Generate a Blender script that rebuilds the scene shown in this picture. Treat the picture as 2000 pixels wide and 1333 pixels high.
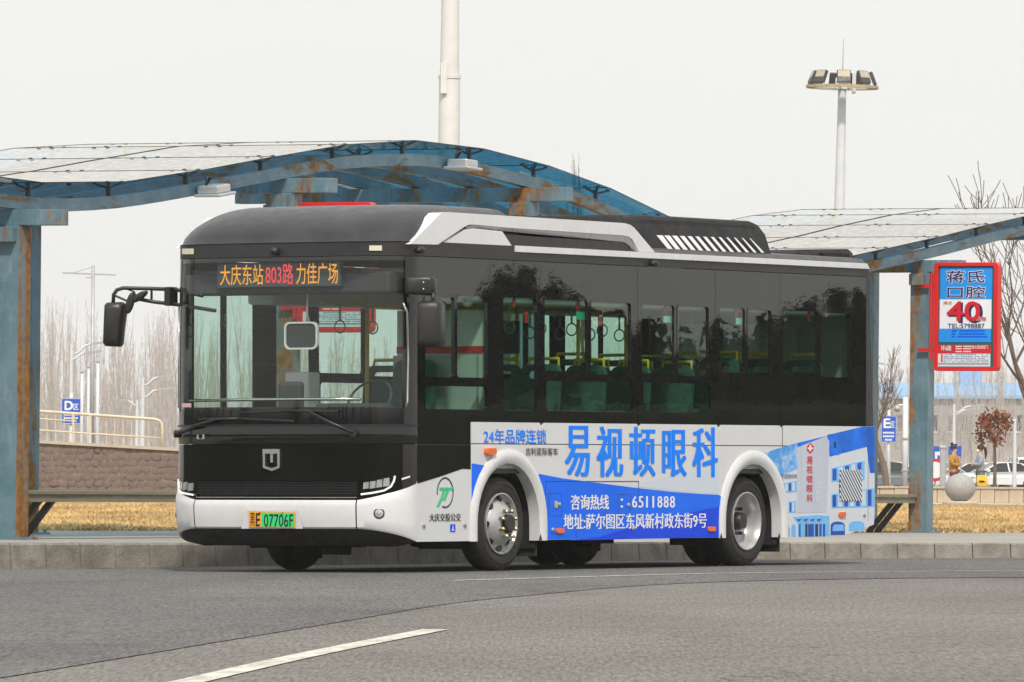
import bpy, bmesh, math, random
from mathutils import Vector, Matrix, noise as mnoise
from mathutils.geometry import tessellate_polygon

for o in list(bpy.data.objects):
    bpy.data.objects.remove(o, do_unlink=True)
scene = bpy.context.scene
COL = scene.collection
R = math.radians
random.seed(7)

# ------------------------------------------------------------------ camera
F_PX, CAM_H, HORIZON = 15000.0, 0.84, 930.0        # long telephoto held low over the road
cam_data = bpy.data.cameras.new('camera')
cam = bpy.data.objects.new('camera', cam_data)
COL.objects.link(cam)
cam.location = (0, 0, CAM_H)
cam.rotation_euler = (R(90), 0, 0)
cam_data.sensor_width = 36.0
cam_data.lens = F_PX / 2000.0 * 36.0
cam_data.shift_y = (HORIZON - 666.5) / 2000.0
cam_data.clip_start = 0.5
cam_data.clip_end = 12000
scene.camera = cam

# ------------------------------------------------------------------ sky, sun, exposure
SUN_EL, SUN_AZ = R(48), R(173)                     # azimuth clockwise from +Y; behind the camera
world = bpy.data.worlds.new('World')
scene.world = world
world.use_nodes = True
wn, wl = world.node_tree.nodes, world.node_tree.links
wn.clear()
sky = wn.new('ShaderNodeTexSky')
sky.sky_type = 'NISHITA'
sky.sun_disc = False
sky.sun_elevation = SUN_EL
sky.sun_rotation = SUN_AZ
sky.dust_density = 4.0
mixc = wn.new('ShaderNodeMix')
mixc.data_type = 'RGBA'
mixc.inputs[0].default_value = 0.90                # high thin overcast over the clear sky
cn = wn.new('ShaderNodeTexNoise')                   # faint unevenness of the cloud layer
cn.inputs['Scale'].default_value = 5.0
cn.inputs['Detail'].default_value = 4.0
ctc = wn.new('ShaderNodeTexCoord')
cmp_ = wn.new('ShaderNodeMapping')
cmp_.inputs['Scale'].default_value = (1, 1, 5)
wl.new(ctc.outputs['Generated'], cmp_.inputs['Vector'])
wl.new(cmp_.outputs['Vector'], cn.inputs['Vector'])
cm_ = wn.new('ShaderNodeMix')
cm_.data_type = 'RGBA'
cm_.inputs[6].default_value = (8.85, 8.85, 8.75, 1)
cm_.inputs[7].default_value = (9.75, 9.68, 9.35, 1)
wl.new(cn.outputs['Fac'], cm_.inputs[0])
wl.new(cm_.outputs[2], mixc.inputs[7])
bgn = wn.new('ShaderNodeBackground')
bgn.inputs['Strength'].default_value = 0.10
wo = wn.new('ShaderNodeOutputWorld')
wl.new(sky.outputs[0], mixc.inputs[6])
wl.new(mixc.outputs[2], bgn.inputs['Color'])
wl.new(bgn.outputs[0], wo.inputs['Surface'])
sun_data = bpy.data.lights.new('sun', 'SUN')
sun_data.energy = 3.0
sun_data.angle = R(4)
sun_data.color = (1.0, 0.93, 0.82)
sun = bpy.data.objects.new('sun', sun_data)
COL.objects.link(sun)
to_sun = Vector((math.sin(SUN_AZ) * math.cos(SUN_EL), math.cos(SUN_AZ) * math.cos(SUN_EL), math.sin(SUN_EL)))
sun.rotation_euler = to_sun.to_track_quat('Z', 'Y').to_euler()
sun.location = to_sun * 50
vs = scene.view_settings
vs.view_transform = 'Standard'
vs.look = 'None'
vs.exposure = 0.14
vs.gamma = 1.0
vs.use_curve_mapping = False
scene.render.engine = 'CYCLES'
scene.cycles.transparent_max_bounces = 32
scene.cycles.max_bounces = 10

# ------------------------------------------------------------------ helpers: tags
def tag(o, label=None, cat=None, group=None, kind=None):
    if label: o['label'] = label
    if cat: o['category'] = cat
    if group: o['group'] = group
    if kind: o['kind'] = kind
    return o

def empty(name, loc=(0, 0, 0), rz=0.0, mat=None):
    o = bpy.data.objects.new(name, None)
    COL.objects.link(o)
    o.empty_display_size = 0.2
    if mat is not None:
        o.matrix_world = mat
    else:
        o.location = loc
        o.rotation_euler = (0, 0, rz)
    return o

def share(src, name, parent=None, loc=(0, 0, 0), rot=(0, 0, 0), scale=(1, 1, 1)):
    o = bpy.data.objects.new(name, src.data)
    COL.objects.link(o)
    o.parent = parent
    o.location, o.rotation_euler, o.scale = loc, rot, scale
    return o

def copy_tree(o, parent=None):
    c = o.copy()
    COL.objects.link(c)
    c.parent = parent
    for ch in o.children:
        copy_tree(ch, c)
    return c

# ------------------------------------------------------------------ helpers: meshes
def ortho(d):
    d = Vector(d).normalized()
    u = Vector((0, 0, 1)) if abs(d.z) < 0.95 else Vector((1, 0, 0))
    s = d.cross(u).normalized()
    return d, s, s.cross(d).normalized()

class MB:
    def __init__(self):
        self.v, self.f = [], []
    def add(self, vs, fs):
        n = len(self.v)
        self.v += [tuple(p) for p in vs]
        self.f += [tuple(i + n for i in f) for f in fs]
        return self
    def box(self, x0, x1, y0, y1, z0, z1):
        return self.add([(x, y, z) for z in (z0, z1) for y in (y0, y1) for x in (x0, x1)],
                        [(0, 2, 3, 1), (4, 5, 7, 6), (0, 1, 5, 4), (2, 6, 7, 3), (0, 4, 6, 2), (1, 3, 7, 5)])
    def beam(self, p, q, w, h, up=(0, 0, 1)):
        p, q = Vector(p), Vector(q)
        d = (q - p).normalized()
        u = Vector(up)
        s = d.cross(u).normalized() * w / 2
        t = s.cross(d).normalized() * h / 2
        vs = [b + a * s + c * t for b in (p, q) for c in (-1, 1) for a in (-1, 1)]
        return self.add(vs, [(0, 2, 3, 1), (4, 5, 7, 6), (0, 1, 5, 4), (2, 6, 7, 3), (0, 4, 6, 2), (1, 3, 7, 5)])
    def tube(self, path, r, n=8, caps=True):
        path = [Vector(p) for p in path]
        m = len(path)
        rr = r if isinstance(r, (list, tuple)) else [r] * m
        base = len(self.v)
        ref = None
        for i, p in enumerate(path):
            d = (path[min(i + 1, m - 1)] - path[max(i - 1, 0)]).normalized()
            if ref is None:
                _, s, t = ortho(d)
            else:
                s = (ref - d * ref.dot(d)).normalized()
                t = s.cross(d).normalized()
            ref = s
            for k in range(n):
                a = 2 * math.pi * k / n
                self.v.append(tuple(p + (s * math.cos(a) + t * math.sin(a)) * rr[i]))
        for i in range(m - 1):
            for k in range(n):
                a, b = base + i * n + k, base + i * n + (k + 1) % n
                self.f.append((a, b, b + n, a + n))
        if caps:
            self.f.append(tuple(base + k for k in range(n))[::-1])
            self.f.append(tuple(base + (m - 1) * n + k for k in range(n)))
        return self
    def lathe(self, prof, n=32, axis='Y', c=(0, 0, 0), closed=False, cap=False):
        base = len(self.v)
        for (a, r) in prof:
            for k in range(n):
                t = 2 * math.pi * k / n
                if axis == 'Y': p = (r * math.cos(t), a, r * math.sin(t))
                elif axis == 'Z': p = (r * math.cos(t), r * math.sin(t), a)
                else: p = (a, r * math.cos(t), r * math.sin(t))
                self.v.append((p[0] + c[0], p[1] + c[1], p[2] + c[2]))
        m = len(prof)
        for i in range(m if closed else m - 1):
            for k in range(n):
                a, b = base + i * n + k, base + i * n + (k + 1) % n
                j = base + ((i + 1) % m) * n
                self.f.append((a, b, j + (k + 1) % n, j + k))
        if not closed and cap:
            for i in (0, m - 1):
                if prof[i][1] > 1e-4:
                    self.f.append(tuple(base + i * n + k for k in range(n)))
        return self
    def sphere(self, c, r, n=12, m=8, sq=(1, 1, 1)):
        prof = [(-math.cos(math.pi * i / m), max(math.sin(math.pi * i / m), 1e-4)) for i in range(m + 1)]
        t = MB().lathe(prof, n, 'Z')
        return self.add([(c[0] + x * r * sq[0], c[1] + y * r * sq[1], c[2] + z * r * sq[2]) for x, y, z in t.v], t.f)
    def plate(self, outer, holes, fn, w0, w1):
        loops = [outer] + list(holes)
        flat = [p for l in loops for p in l]
        tris = tessellate_polygon([[Vector((p[0], p[1], 0)) for p in l] for l in loops])
        n = len(flat)
        vs = [fn(p[0], p[1], w) for w in (w0, w1) for p in flat]
        fs = [tuple(t) for t in tris] + [tuple(i + n for i in reversed(t)) for t in tris]
        k = 0
        for l in loops:
            for i in range(len(l)):
                a, b = k + i, k + (i + 1) % len(l)
                fs.append((a, b, b + n, a + n))
            k += len(l)
        return self.add(vs, fs)
    def grid(self, rows, closed=False):
        n = len(rows[0])
        base = len(self.v)
        for r in rows:
            self.v += [tuple(p) for p in r]
        for i in range(len(rows) - 1):
            for k in range(n if closed else n - 1):
                a, b = base + i * n + k, base + i * n + (k + 1) % n
                self.f.append((a, b, b + n, a + n))
        return self
    def build(self, name, mat, parent=None, smooth=False, bevel=0.0, recalc=True, auto=None):
        me = bpy.data.meshes.new(name)
        me.from_pydata(self.v, [], self.f)
        if recalc:
            bm = bmesh.new()
            bm.from_mesh(me)
            bmesh.ops.recalc_face_normals(bm, faces=bm.faces)
            bm.to_mesh(me)
            bm.free()
        if smooth:
            me.polygons.foreach_set('use_smooth', [True] * len(me.polygons))
            if auto:
                me.set_sharp_from_angle(angle=R(auto))
        if isinstance(mat, (list, tuple)):
            for m in mat: me.materials.append(m)
        else:
            me.materials.append(mat)
        o = bpy.data.objects.new(name, me)
        COL.objects.link(o)
        o.parent = parent
        if bevel:
            b = o.modifiers.new('bevel', 'BEVEL')
            b.width, b.segments, b.limit_method = bevel, 2, 'ANGLE'
        return o

def rrect(x0, x1, y0, y1, r, n=3):
    if x1 < x0: x0, x1 = x1, x0
    if y1 < y0: y0, y1 = y1, y0
    pts = []
    for cx, cy, a0 in ((x1 - r, y1 - r, 0), (x0 + r, y1 - r, 90), (x0 + r, y0 + r, 180), (x1 - r, y0 + r, 270)):
        for i in range(n + 1):
            a = R(a0 + 90 * i / n)
            pts.append((cx + r * math.cos(a), cy + r * math.sin(a)))
    return pts

_text_cache = {}
def text_mesh(body, bold=0.0):
    key = (body, bold)
    if key in _text_cache: return _text_cache[key]
    cu = bpy.data.curves.new('text', 'FONT')
    cu.body = body
    cu.resolution_u = 3
    cu.offset = bold
    ob = bpy.data.objects.new('text', cu)
    COL.objects.link(ob)
    bpy.context.view_layer.update()
    dg = bpy.context.evaluated_depsgraph_get()
    me = bpy.data.meshes.new_from_object(ob.evaluated_get(dg))
    vs = [tuple(v.co) for v in me.vertices]
    fs = [tuple(p.vertices) for p in me.polygons]
    bpy.data.objects.remove(ob, do_unlink=True)
    bpy.data.meshes.remove(me)
    _text_cache[key] = (vs, fs)
    return vs, fs

def text_fit(mb, body, fn, x0, x1, y0, y1, bold=0.0, song=0.0, w=0.0):
    """letters stretched into the box x0..x1, y0..y1 of the surface fn(u, v, w)"""
    vs, fs = text_mesh(body, 0.0)
    if not vs: return mb
    ax, bx = min(v[0] for v in vs), max(v[0] for v in vs)
    ay, by = min(v[1] for v in vs), max(v[1] for v in vs)
    em = (y1 - y0) / max(1e-6, by - ay)              # size of the em square here
    b = bold * em
    sh = [(0, 0)]
    if bold: sh += [(-b, -b), (b, -b), (-b, b), (b, b)]
    if bold > .03: sh += [(-b, 0), (b, 0), (0, -b), (0, b)]
    if song: sh += [(-song, 0), (song, 0)]
    for i, (dx, dy) in enumerate(sh):
        mb.add([fn(x0 + (v[0] - ax) / (bx - ax) * (x1 - x0) + dx, y0 + (v[1] - ay) / (by - ay) * (y1 - y0) + dy, w + i * 0.0003) for v in vs], fs)
    return mb

# ------------------------------------------------------------------ helpers: materials
def _nodes(name):
    m = bpy.data.materials.new(name)
    m.use_nodes = True
    nt = m.node_tree
    nt.nodes.clear()
    out = nt.nodes.new('ShaderNodeOutputMaterial')
    return m, nt, out

def _noise(nt, scale, detail=4, rough=0.6, vec=None, dist=0.0):
    n = nt.nodes.new('ShaderNodeTexNoise')
    n.inputs['Scale'].default_value = scale
    n.inputs['Detail'].default_value = detail
    n.inputs['Roughness'].default_value = rough
    n.inputs['Distortion'].default_value = dist
    if vec is not None: nt.links.new(vec, n.inputs['Vector'])
    return n.outputs['Fac']

def _coord(nt, scale=(1, 1, 1), world_space=False):
    if world_space:
        v = nt.nodes.new('ShaderNodeNewGeometry').outputs['Position']
    else:
        v = nt.nodes.new('ShaderNodeTexCoord').outputs['Object']
    mp = nt.nodes.new('ShaderNodeMapping')
    mp.inputs['Scale'].default_value = scale
    nt.links.new(v, mp.inputs['Vector'])
    return mp.outputs['Vector']

def _ramp(nt, fac, lo, hi, a=0.0, b=1.0):
    r = nt.nodes.new('ShaderNodeMapRange')
    r.inputs[1].default_value, r.inputs[2].default_value = lo, hi
    r.inputs[3].default_value, r.inputs[4].default_value = a, b
    nt.links.new(fac, r.inputs[0])
    return r.outputs[0]

def _mix(nt, fac, a, b, blend='MIX'):
    m = nt.nodes.new('ShaderNodeMix')
    m.data_type = 'RGBA'
    m.blend_type = blend
    for s, val in ((0, fac), (6, a), (7, b)):
        if hasattr(val, 'is_output') or isinstance(val, bpy.types.NodeSocket):
            nt.links.new(val, m.inputs[s])
        elif s == 0:
            m.inputs[0].default_value = val
        else:
            m.inputs[s].default_value = (val[0], val[1], val[2], 1)
    return m.outputs[2]

MATS = {}
def M(name, col, rough=0.5, metal=0.0, var=0.12, scale=3.0, bump=0.0, bscale=40.0, coat=0.0, stretch=(1, 1, 1),
      dirt=None, dirt_amt=0.0, dirt_scale=1.5, wspace=False, spec=0.5):
    if name in MATS: return MATS[name]
    m, nt, out = _nodes(name)
    p = nt.nodes.new('ShaderNodeBsdfPrincipled')
    nt.links.new(p.outputs[0], out.inputs['Surface'])
    vec = _coord(nt, stretch, wspace)
    c = (col[0], col[1], col[2])
    cs = None
    if var:
        f = _ramp(nt, _noise(nt, scale, 6, 0.65, vec), 0.3, 0.7)
        cs = _mix(nt, f, [x * (1 - var) for x in c], [min(1, x * (1 + var)) for x in c])
    if dirt is not None:
        f = _ramp(nt, _noise(nt, dirt_scale, 7, 0.7, vec, 0.6), 0.45, 0.75, 0, dirt_amt)
        cs = _mix(nt, f, cs if cs is not None else c, dirt)
    if cs is not None: nt.links.new(cs, p.inputs['Base Color'])
    else: p.inputs['Base Color'].default_value = (*c, 1)
    if var or dirt is not None:
        rf = _ramp(nt, _noise(nt, scale * 2.3, 4, 0.6, vec), 0.3, 0.7, max(0.02, rough * 0.85), min(1, rough * 1.2))
        nt.links.new(rf, p.inputs['Roughness'])
    else:
        p.inputs['Roughness'].default_value = rough
    p.inputs['Metallic'].default_value = metal
    p.inputs['Coat Weight'].default_value = coat
    p.inputs['Specular IOR Level'].default_value = spec
    if bump:
        b = nt.nodes.new('ShaderNodeBump')
        b.inputs['Strength'].default_value = bump
        b.inputs['Distance'].default_value = 0.02
        nt.links.new(_noise(nt, bscale, 5, 0.6, vec), b.inputs['Height'])
        nt.links.new(b.outputs[0], p.inputs['Normal'])
    MATS[name] = m
    return m

def thin_glass(name, tint, ior=1.5, rough=0.0, wobble=0.0, dirt=0.0, dust=(0.55, 0.52, 0.48)):
    if name in MATS: return MATS[name]
    m, nt, out = _nodes(name)
    tr = nt.nodes.new('ShaderNodeBsdfTransparent')
    tr.inputs[0].default_value = (*tint, 1)
    gl = nt.nodes.new('ShaderNodeBsdfGlossy')
    gl.inputs['Roughness'].default_value = rough
    fr = nt.nodes.new('ShaderNodeFresnel')
    gm = nt.nodes.new('ShaderNodeNewGeometry')       # a thin sheet: same reflection from either face
    iv = nt.nodes.new('ShaderNodeMapRange')
    iv.inputs[3].default_value, iv.inputs[4].default_value = ior, 1.0 / ior
    nt.links.new(gm.outputs['Backfacing'], iv.inputs[0])
    nt.links.new(iv.outputs[0], fr.inputs[0])
    ms = nt.nodes.new('ShaderNodeMixShader')
    nt.links.new(fr.outputs[0], ms.inputs[0])
    nt.links.new(tr.outputs[0], ms.inputs[1])
    nt.links.new(gl.outputs[0], ms.inputs[2])
    res = ms.outputs[0]
    if wobble:
        b = nt.nodes.new('ShaderNodeBump')
        b.inputs['Strength'].default_value = 0.6
        b.inputs['Distance'].default_value = wobble
        nt.links.new(_noise(nt, 2.2, 2, 0.5, _coord(nt, (1, 1, 2.4))), b.inputs['Height'])
        nt.links.new(b.outputs[0], gl.inputs['Normal'])
    if dirt:
        df = nt.nodes.new('ShaderNodeBsdfDiffuse')
        # dust lies on the outer face; from inside it is seen through the tinted glass
        nt.links.new(_mix(nt, gm.outputs['Backfacing'], dust, [c * t * .5 for c, t in zip(dust, tint)]), df.inputs[0])
        m2 = nt.nodes.new('ShaderNodeMixShader')
        nt.links.new(_ramp(nt, _noise(nt, 3, 6, 0.7, _coord(nt, (3, 3, 0.5))), 0.4, 0.8, dirt * 0.3, dirt), m2.inputs[0])
        nt.links.new(res, m2.inputs[1])
        nt.links.new(df.outputs[0], m2.inputs[2])
        res = m2.outputs[0]
    nt.links.new(res, out.inputs['Surface'])
    MATS[name] = m
    return m

def emis(name, col, s):
    if name in MATS: return MATS[name]
    m, nt, out = _nodes(name)
    e = nt.nodes.new('ShaderNodeEmission')
    e.inputs[0].default_value = (*col, 1)
    e.inputs[1].default_value = s
    nt.links.new(e.outputs[0], out.inputs['Surface'])
    MATS[name] = m
    return m

def rusty_paint(name, stretch, lo, hi):
    m, nt, out = _nodes(name)
    p = nt.nodes.new('ShaderNodeBsdfPrincipled')
    nt.links.new(p.outputs[0], out.inputs['Surface'])
    v1 = _coord(nt, (1, 1, 1))
    v2 = _coord(nt, stretch)
    base = _mix(nt, _ramp(nt, _noise(nt, 2.0, 6, 0.7, v1), 0.35, 0.7), (0.070, 0.150, 0.190), (0.165, 0.25, 0.295))
    base = _mix(nt, _ramp(nt, _noise(nt, 9.0, 6, 0.7, v2), 0.55, 0.75, 0, 0.7), base, (0.30, 0.35, 0.385))
    rust = _mix(nt, _ramp(nt, _noise(nt, 14, 6, 0.7, v1), 0.3, 0.7), (0.10, 0.035, 0.010), (0.36, 0.17, 0.035))
    f = _ramp(nt, _noise(nt, 1.5, 7, 0.66, v2, 0.5), lo, hi)
    col = _mix(nt, f, base, rust)
    nt.links.new(col, p.inputs['Base Color'])
    nt.links.new(_ramp(nt, f, 0, 1, 0.42, 0.9), p.inputs['Roughness'])
    b = nt.nodes.new('ShaderNodeBump')
    b.inputs['Strength'].default_value = 0.25
    b.inputs['Distance'].default_value = 0.01
    nt.links.new(_noise(nt, 30, 5, 0.7, v1), b.inputs['Height'])
    nt.links.new(b.outputs[0], p.inputs['Normal'])
    return m

# ------------------------------------------------------------------ places
def P(px, py, d):
    """point seen at photograph pixel px, py, standing d metres down the road"""
    return Vector(((px - 1000) * d / F_PX, d, CAM_H + (HORIZON - py) * d / F_PX))
SITE_TILT = 0.009                                  # the ground behind the kerb falls gently to the right
def zsite(x):
    return 0.19 - SITE_TILT * max(-15.0, min(15.0, x))
def site(px, d, dz=0.0):
    x = (px - 1000) * d / F_PX
    return Vector((x, d, zsite(x) + dz))
# ================================================================== GROUND
KERB = [(-30, 40), (-14, 59.6), (-9, 64.6), (-4.59, 68.9), (-1.68, 72.0), (1.01, 75.5), (2.74, 77.2), (5.23, 78.4), (9, 79.4), (16, 80.2), (40, 81.5), (90, 83)]
def catmull(pts, t):
    i = max(0, min(len(pts) - 2, int(t)))
    f = t - i
    p0, p1, p2, p3 = (Vector((*pts[max(0, min(len(pts) - 1, k))], 0)[:3]) for k in (i - 1, i, i + 1, i + 2))
    return 0.5 * ((2 * p1) + (p2 - p0) * f + (2 * p0 - 5 * p1 + 4 * p2 - p3) * f * f + (3 * p1 - p0 - 3 * p2 + p3) * f ** 3)
kline = [catmull(KERB, k / 24) for k in range((len(KERB) - 1) * 24 + 1)]
def offset_line(line, w):
    res = []
    for i, p in enumerate(line):
        d = (line[min(i + 1, len(line) - 1)] - line[max(i - 1, 0)]).normalized()
        res.append(p + Vector((-d.y, d.x, 0)) * w)
    return res

def asphalt(name, c0, c1, patch):
    m, nt, out = _nodes(name)
    p = nt.nodes.new('ShaderNodeBsdfPrincipled')
    nt.links.new(p.outputs[0], out.inputs['Surface'])
    v = _coord(nt, (1, 1, 1), True)
    vs_ = _coord(nt, (1, 0.05, 1), True)
    col = _mix(nt, _ramp(nt, _noise(nt, 0.35, 5, 0.6, _coord(nt, (1, 0.35, 1), True)), 0.3, 0.7), c0, c1)
    g1 = _ramp(nt, _noise(nt, 48, 3, 0.85, vs_), 0.34, 0.68, 0.60, 1.45)
    g2 = _ramp(nt, _noise(nt, 70, 3, 0.8, v), 0.3, 0.7, 0.8, 1.2)
    mul = nt.nodes.new('ShaderNodeMath'); mul.operation = 'MULTIPLY'
    nt.links.new(g1, mul.inputs[0]); nt.links.new(g2, mul.inputs[1])
    cm = nt.nodes.new('ShaderNodeCombineColor')
    for i in range(3): nt.links.new(mul.outputs[0], cm.inputs[i])
    col = _mix(nt, 1.0, col, cm.outputs[0], 'MULTIPLY')
    st = _ramp(nt, _noise(nt, 0.9, 6, 0.75, _coord(nt, (0.8, 0.16, 1), True), 0.8), 0.54, 0.78, 0, patch)
    col = _mix(nt, st, col, (0.045, 0.045, 0.046))
    vo = nt.nodes.new('ShaderNodeTexVoronoi')
    vo.feature = 'DISTANCE_TO_EDGE'
    vo.inputs['Scale'].default_value = 0.22
    wv = nt.nodes.new('ShaderNodeVectorMath'); wv.operation = 'MULTIPLY_ADD'
    nz_ = nt.nodes.new('ShaderNodeTexNoise'); nz_.inputs['Scale'].default_value = 1.3; nz_.inputs['Detail'].default_value = 6
    nt.links.new(v, nz_.inputs['Vector'])
    wv.inputs[1].default_value = (1.6, 1.6, 0)
    nt.links.new(nz_.outputs['Color'], wv.inputs[0]); nt.links.new(v, wv.inputs[2])
    nt.links.new(wv.outputs[0], vo.inputs['Vector'])
    ck = _ramp(nt, vo.outputs['Distance'], 0.0, 0.006, 0.6, 0.0)
    gate = _ramp(nt, _noise(nt, 0.25, 3, 0.5, v), 0.48, 0.56)
    cg = nt.nodes.new('ShaderNodeMath'); cg.operation = 'MULTIPLY'
    nt.links.new(ck, cg.inputs[0]); nt.links.new(gate, cg.inputs[1])
    col = _mix(nt, cg.outputs[0], col, (0.03, 0.03, 0.03))
    nt.links.new(col, p.inputs['Base Color'])
    p.inputs['Roughness'].default_value = 0.9
    p.inputs['Specular IOR Level'].default_value = 0.08
    b = nt.nodes.new('ShaderNodeBump')
    b.inputs['Strength'].default_value = 0.5
    b.inputs['Distance'].default_value = 0.008
    nt.links.new(_noise(nt, 60, 3, 0.7, v), b.inputs['Height'])
    nt.links.new(b.outputs[0], p.inputs['Normal'])
    return m
m_road = asphalt('worn asphalt', (0.158, 0.152, 0.142), (0.212, 0.204, 0.190), 0.45)
m_bay = asphalt('darker asphalt', (0.116, 0.115, 0.115), (0.166, 0.163, 0.160), 0.55)
m_line = M('worn white road paint', (0.62, 0.60, 0.54), 0.8, var=0.12, scale=6, dirt=(0.17, 0.165, 0.15), dirt_amt=0.95, dirt_scale=5, wspace=True, stretch=(1.6, .35, 1))
m_earth = M('bare earth', (0.20, 0.165, 0.12), 0.95, var=0.25, scale=0.3, wspace=True)
m_pave = M('concrete paving', (0.36, 0.345, 0.315), 0.85, var=0.14, scale=1.2, dirt=(0.20, 0.185, 0.16), dirt_amt=0.6, dirt_scale=0.8, bump=0.3, bscale=30, wspace=True, spec=0.08)
m_grassbed = M('dry lawn bed', (0.33, 0.235, 0.115), 0.95, var=0.35, scale=1.2, bump=0.8, bscale=9, wspace=True, spec=0.05)

big = MB()
big.box(-5000, 5000, -400, 9000, -0.6, -0.06)
tag(big.build('ground', m_earth), kind='structure')

# carriageway up to the kerb
road = MB()
rows = []
n_row = [p for p in kline]
rows.append([(p.x, -60.0, 0) for p in n_row])
for k in range(1, 13):
    rows.append([(p.x, -60 + (p.y + 60 + 0.05) * k / 12, 0) for p in n_row])
road.grid(rows)
tag(road.build('road', m_road, recalc=False), kind='structure')
# darker resurfaced strip beside the kerb
seam_px = [(-900, 1480), (-300, 1372), (0, 1326), (350, 1268), (700, 1210), (860, 1183), (1000, 1167), (1300, 1142), (1650, 1132), (2000, 1129), (2600, 1127)]
def gp(px, py, z=0.0):
    d = (CAM_H - z) * F_PX / (py - HORIZON)
    return Vector(((px - 1000) * d / F_PX, d, z))
seam = [gp(x, y) for x, y in seam_px]
sfine = [catmull([(p.x, p.y) for p in seam], k / 8) for k in range((len(seam) - 1) * 8 + 1)]
def kerb_y(x):
    for a, b in zip(kline, kline[1:]):
        if a.x <= x <= b.x:
            return a.y + (b.y - a.y) * (x - a.x) / max(1e-6, b.x - a.x)
    return kline[-1].y
bay = MB()
kback = [p for p in kline if p.x < sfine[-1].x]
bay_poly = [(p.x, p.y) for p in sfine] + [(sfine[-1].x, kerb_y(sfine[-1].x) + .02)] + [(p.x, p.y + .02) for p in reversed(kback)] + [(-30, sfine[0].y)]
tr_ = tessellate_polygon([[Vector((x, y, 0)) for x, y in bay_poly]])
bay.add([(x, y, 0.004) for x, y in bay_poly], [tuple(t) for t in tr_])
tag(bay.build('bus_lane', m_bay), kind='structure')
# painted lines
def stripe(name, pts, w, z):
    pts = [Vector((p.x, p.y, z)) for p in pts]
    fine = [catmull([(p.x, p.y) for p in pts], k / 6) for k in range((len(pts) - 1) * 6 + 1)]
    l, r_ = offset_line(fine, w / 2), offset_line(fine, -w / 2)
    mb = MB().grid([[(p.x, p.y, z) for p in l], [(p.x, p.y, z) for p in r_]])
    return tag(mb.build(name, m_line, recalc=False), kind='structure')
stripe('lane_dash', [gp(318, 1345), gp(600, 1280.5), gp(850, 1231)], 0.145, 0.0045)
stripe('edge_line', [gp(885, 1136), gp(1130, 1129), gp(1390, 1122), gp(1700, 1118.5), gp(2000, 1116.5), gp(2300, 1116)], 0.10, 0.0085)

# kerb stones, one by one
m_kerb = M('grey granite kerb', (0.27, 0.255, 0.225), 0.8, var=0.25, scale=5, dirt=(0.10, 0.085, 0.065), dirt_amt=0.7, dirt_scale=3.0, bump=0.5, bscale=35, wspace=True, spec=0.15)
kerb_root = tag(empty('kerb'), kind='structure')
acc, stones, nxt = 0.0, [], 0.0
for a, b in zip(kline, kline[1:]):
    seg = (b - a).length
    while nxt <= acc + seg:
        stones.append(a + (b - a) * ((nxt - acc) / seg))
        nxt += 0.425
    acc += seg
stone_src = []
for q in range(5):
    mb = MB()
    rg = random.Random(q)
    h = 1.0
    mb.plate([(0, -0.1), (0.012, h - 0.09), (0.03, h - 0.01 + rg.uniform(-.006, .006)), (0.16, h + rg.uniform(-.004, .006)), (0.16, -0.1)], [], lambda u, v, w: (w, u, v), 0.004, 0.417)
    o = mb.build('kerb_stone', m_kerb, kerb_root)
    stone_src.append(o)
used = set()
for i in range(len(stones) - 1):
    p, q = stones[i], stones[i + 1]
    if p.x < -10.5 or p.x > 14: continue
    k = random.randrange(5)
    if k not in used:
        o = stone_src[k]; used.add(k)
    else:
        o = share(stone_src[k], 'kerb_stone', kerb_root)
    o.location = (p.x, p.y, random.uniform(-.003, .003))
    o.rotation_euler = (0, 0, math.atan2(q.y - p.y, q.x - p.x) + random.uniform(-.006, .006))
    o.scale = (1, 1, zsite(p.x) + 0.008)
# pavement slab behind the kerb
inner = offset_line(kline, 0.155)
inner = [p for p in inner if -26 < p.x < 60]
def far_y(x): return 89.6 + 0.95 * max(-8, min(8, x)) if x < 8 else 97.2
def far_edge_y(x): return max(far_y(x), kerb_y(x) + 3)
pv = MB()
pv.grid([[(p.x, p.y + (far_edge_y(p.x) - p.y) * k / 6, zsite(p.x)) for p in inner] for k in range(7)])
tag(pv.build('pavement', m_pave, recalc=False), kind='structure')
# paving joints: the slabs along the kerb
# dry lawn
lawn = MB()
xs = [-400, -60, -26] + [i * 1.0 for i in range(-20, 21)] + [26, 60, 400]
lrows = []
for k in range(9):
    f = k / 8
    lrows.append([(x, (far_edge_y(x) if -26 <= x <= 60 else 90) * (1 - f) + 1500 * f ** 2 + (1 - f) * f * 60, zsite(x) - 0.004 + 0.0 * f) for x in xs])
lawn.grid(lrows)
tag(lawn.build('lawn', m_grassbed, recalc=False), kind='structure')
# dry grass blades
m_dry = M('dry straw grass', (0.60, 0.43, 0.21), 0.9, var=0.45, scale=0.5, wspace=True, stretch=(1, .25, 1), spec=0.05)
gb = MB()
rg = random.Random(3)
def blades(n, pxa, pxb, da, db):
    for _ in range(n):
        d = da + (db - da) * rg.random() ** 1.5
        px = rg.uniform(pxa, pxb)
        x = (px - 1000) * d / F_PX
        if d < far_edge_y(x) + 0.05: continue
        z = zsite(x) - 0.006
        a = rg.uniform(0, 6.28)
        cl = mnoise.noise(Vector((x * 0.9, d * 0.25, 0)))
        h = rg.uniform(0.03, 0.085) * (1.0 + 0.7 * cl)
        w = rg.uniform(0.008, 0.02)
        lx, ly = rg.uniform(-.09, .09), rg.uniform(-.09, .09)
        n0 = len(gb.v)
        gb.v += [(x - w * math.cos(a), d - w * math.sin(a), z), (x + w * math.cos(a), d + w * math.sin(a), z), (x + lx, d + ly, z + h)]
        gb.f.append((n0, n0 + 1, n0 + 2))
blades(60000, 20, 420, 84, 150)
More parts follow.
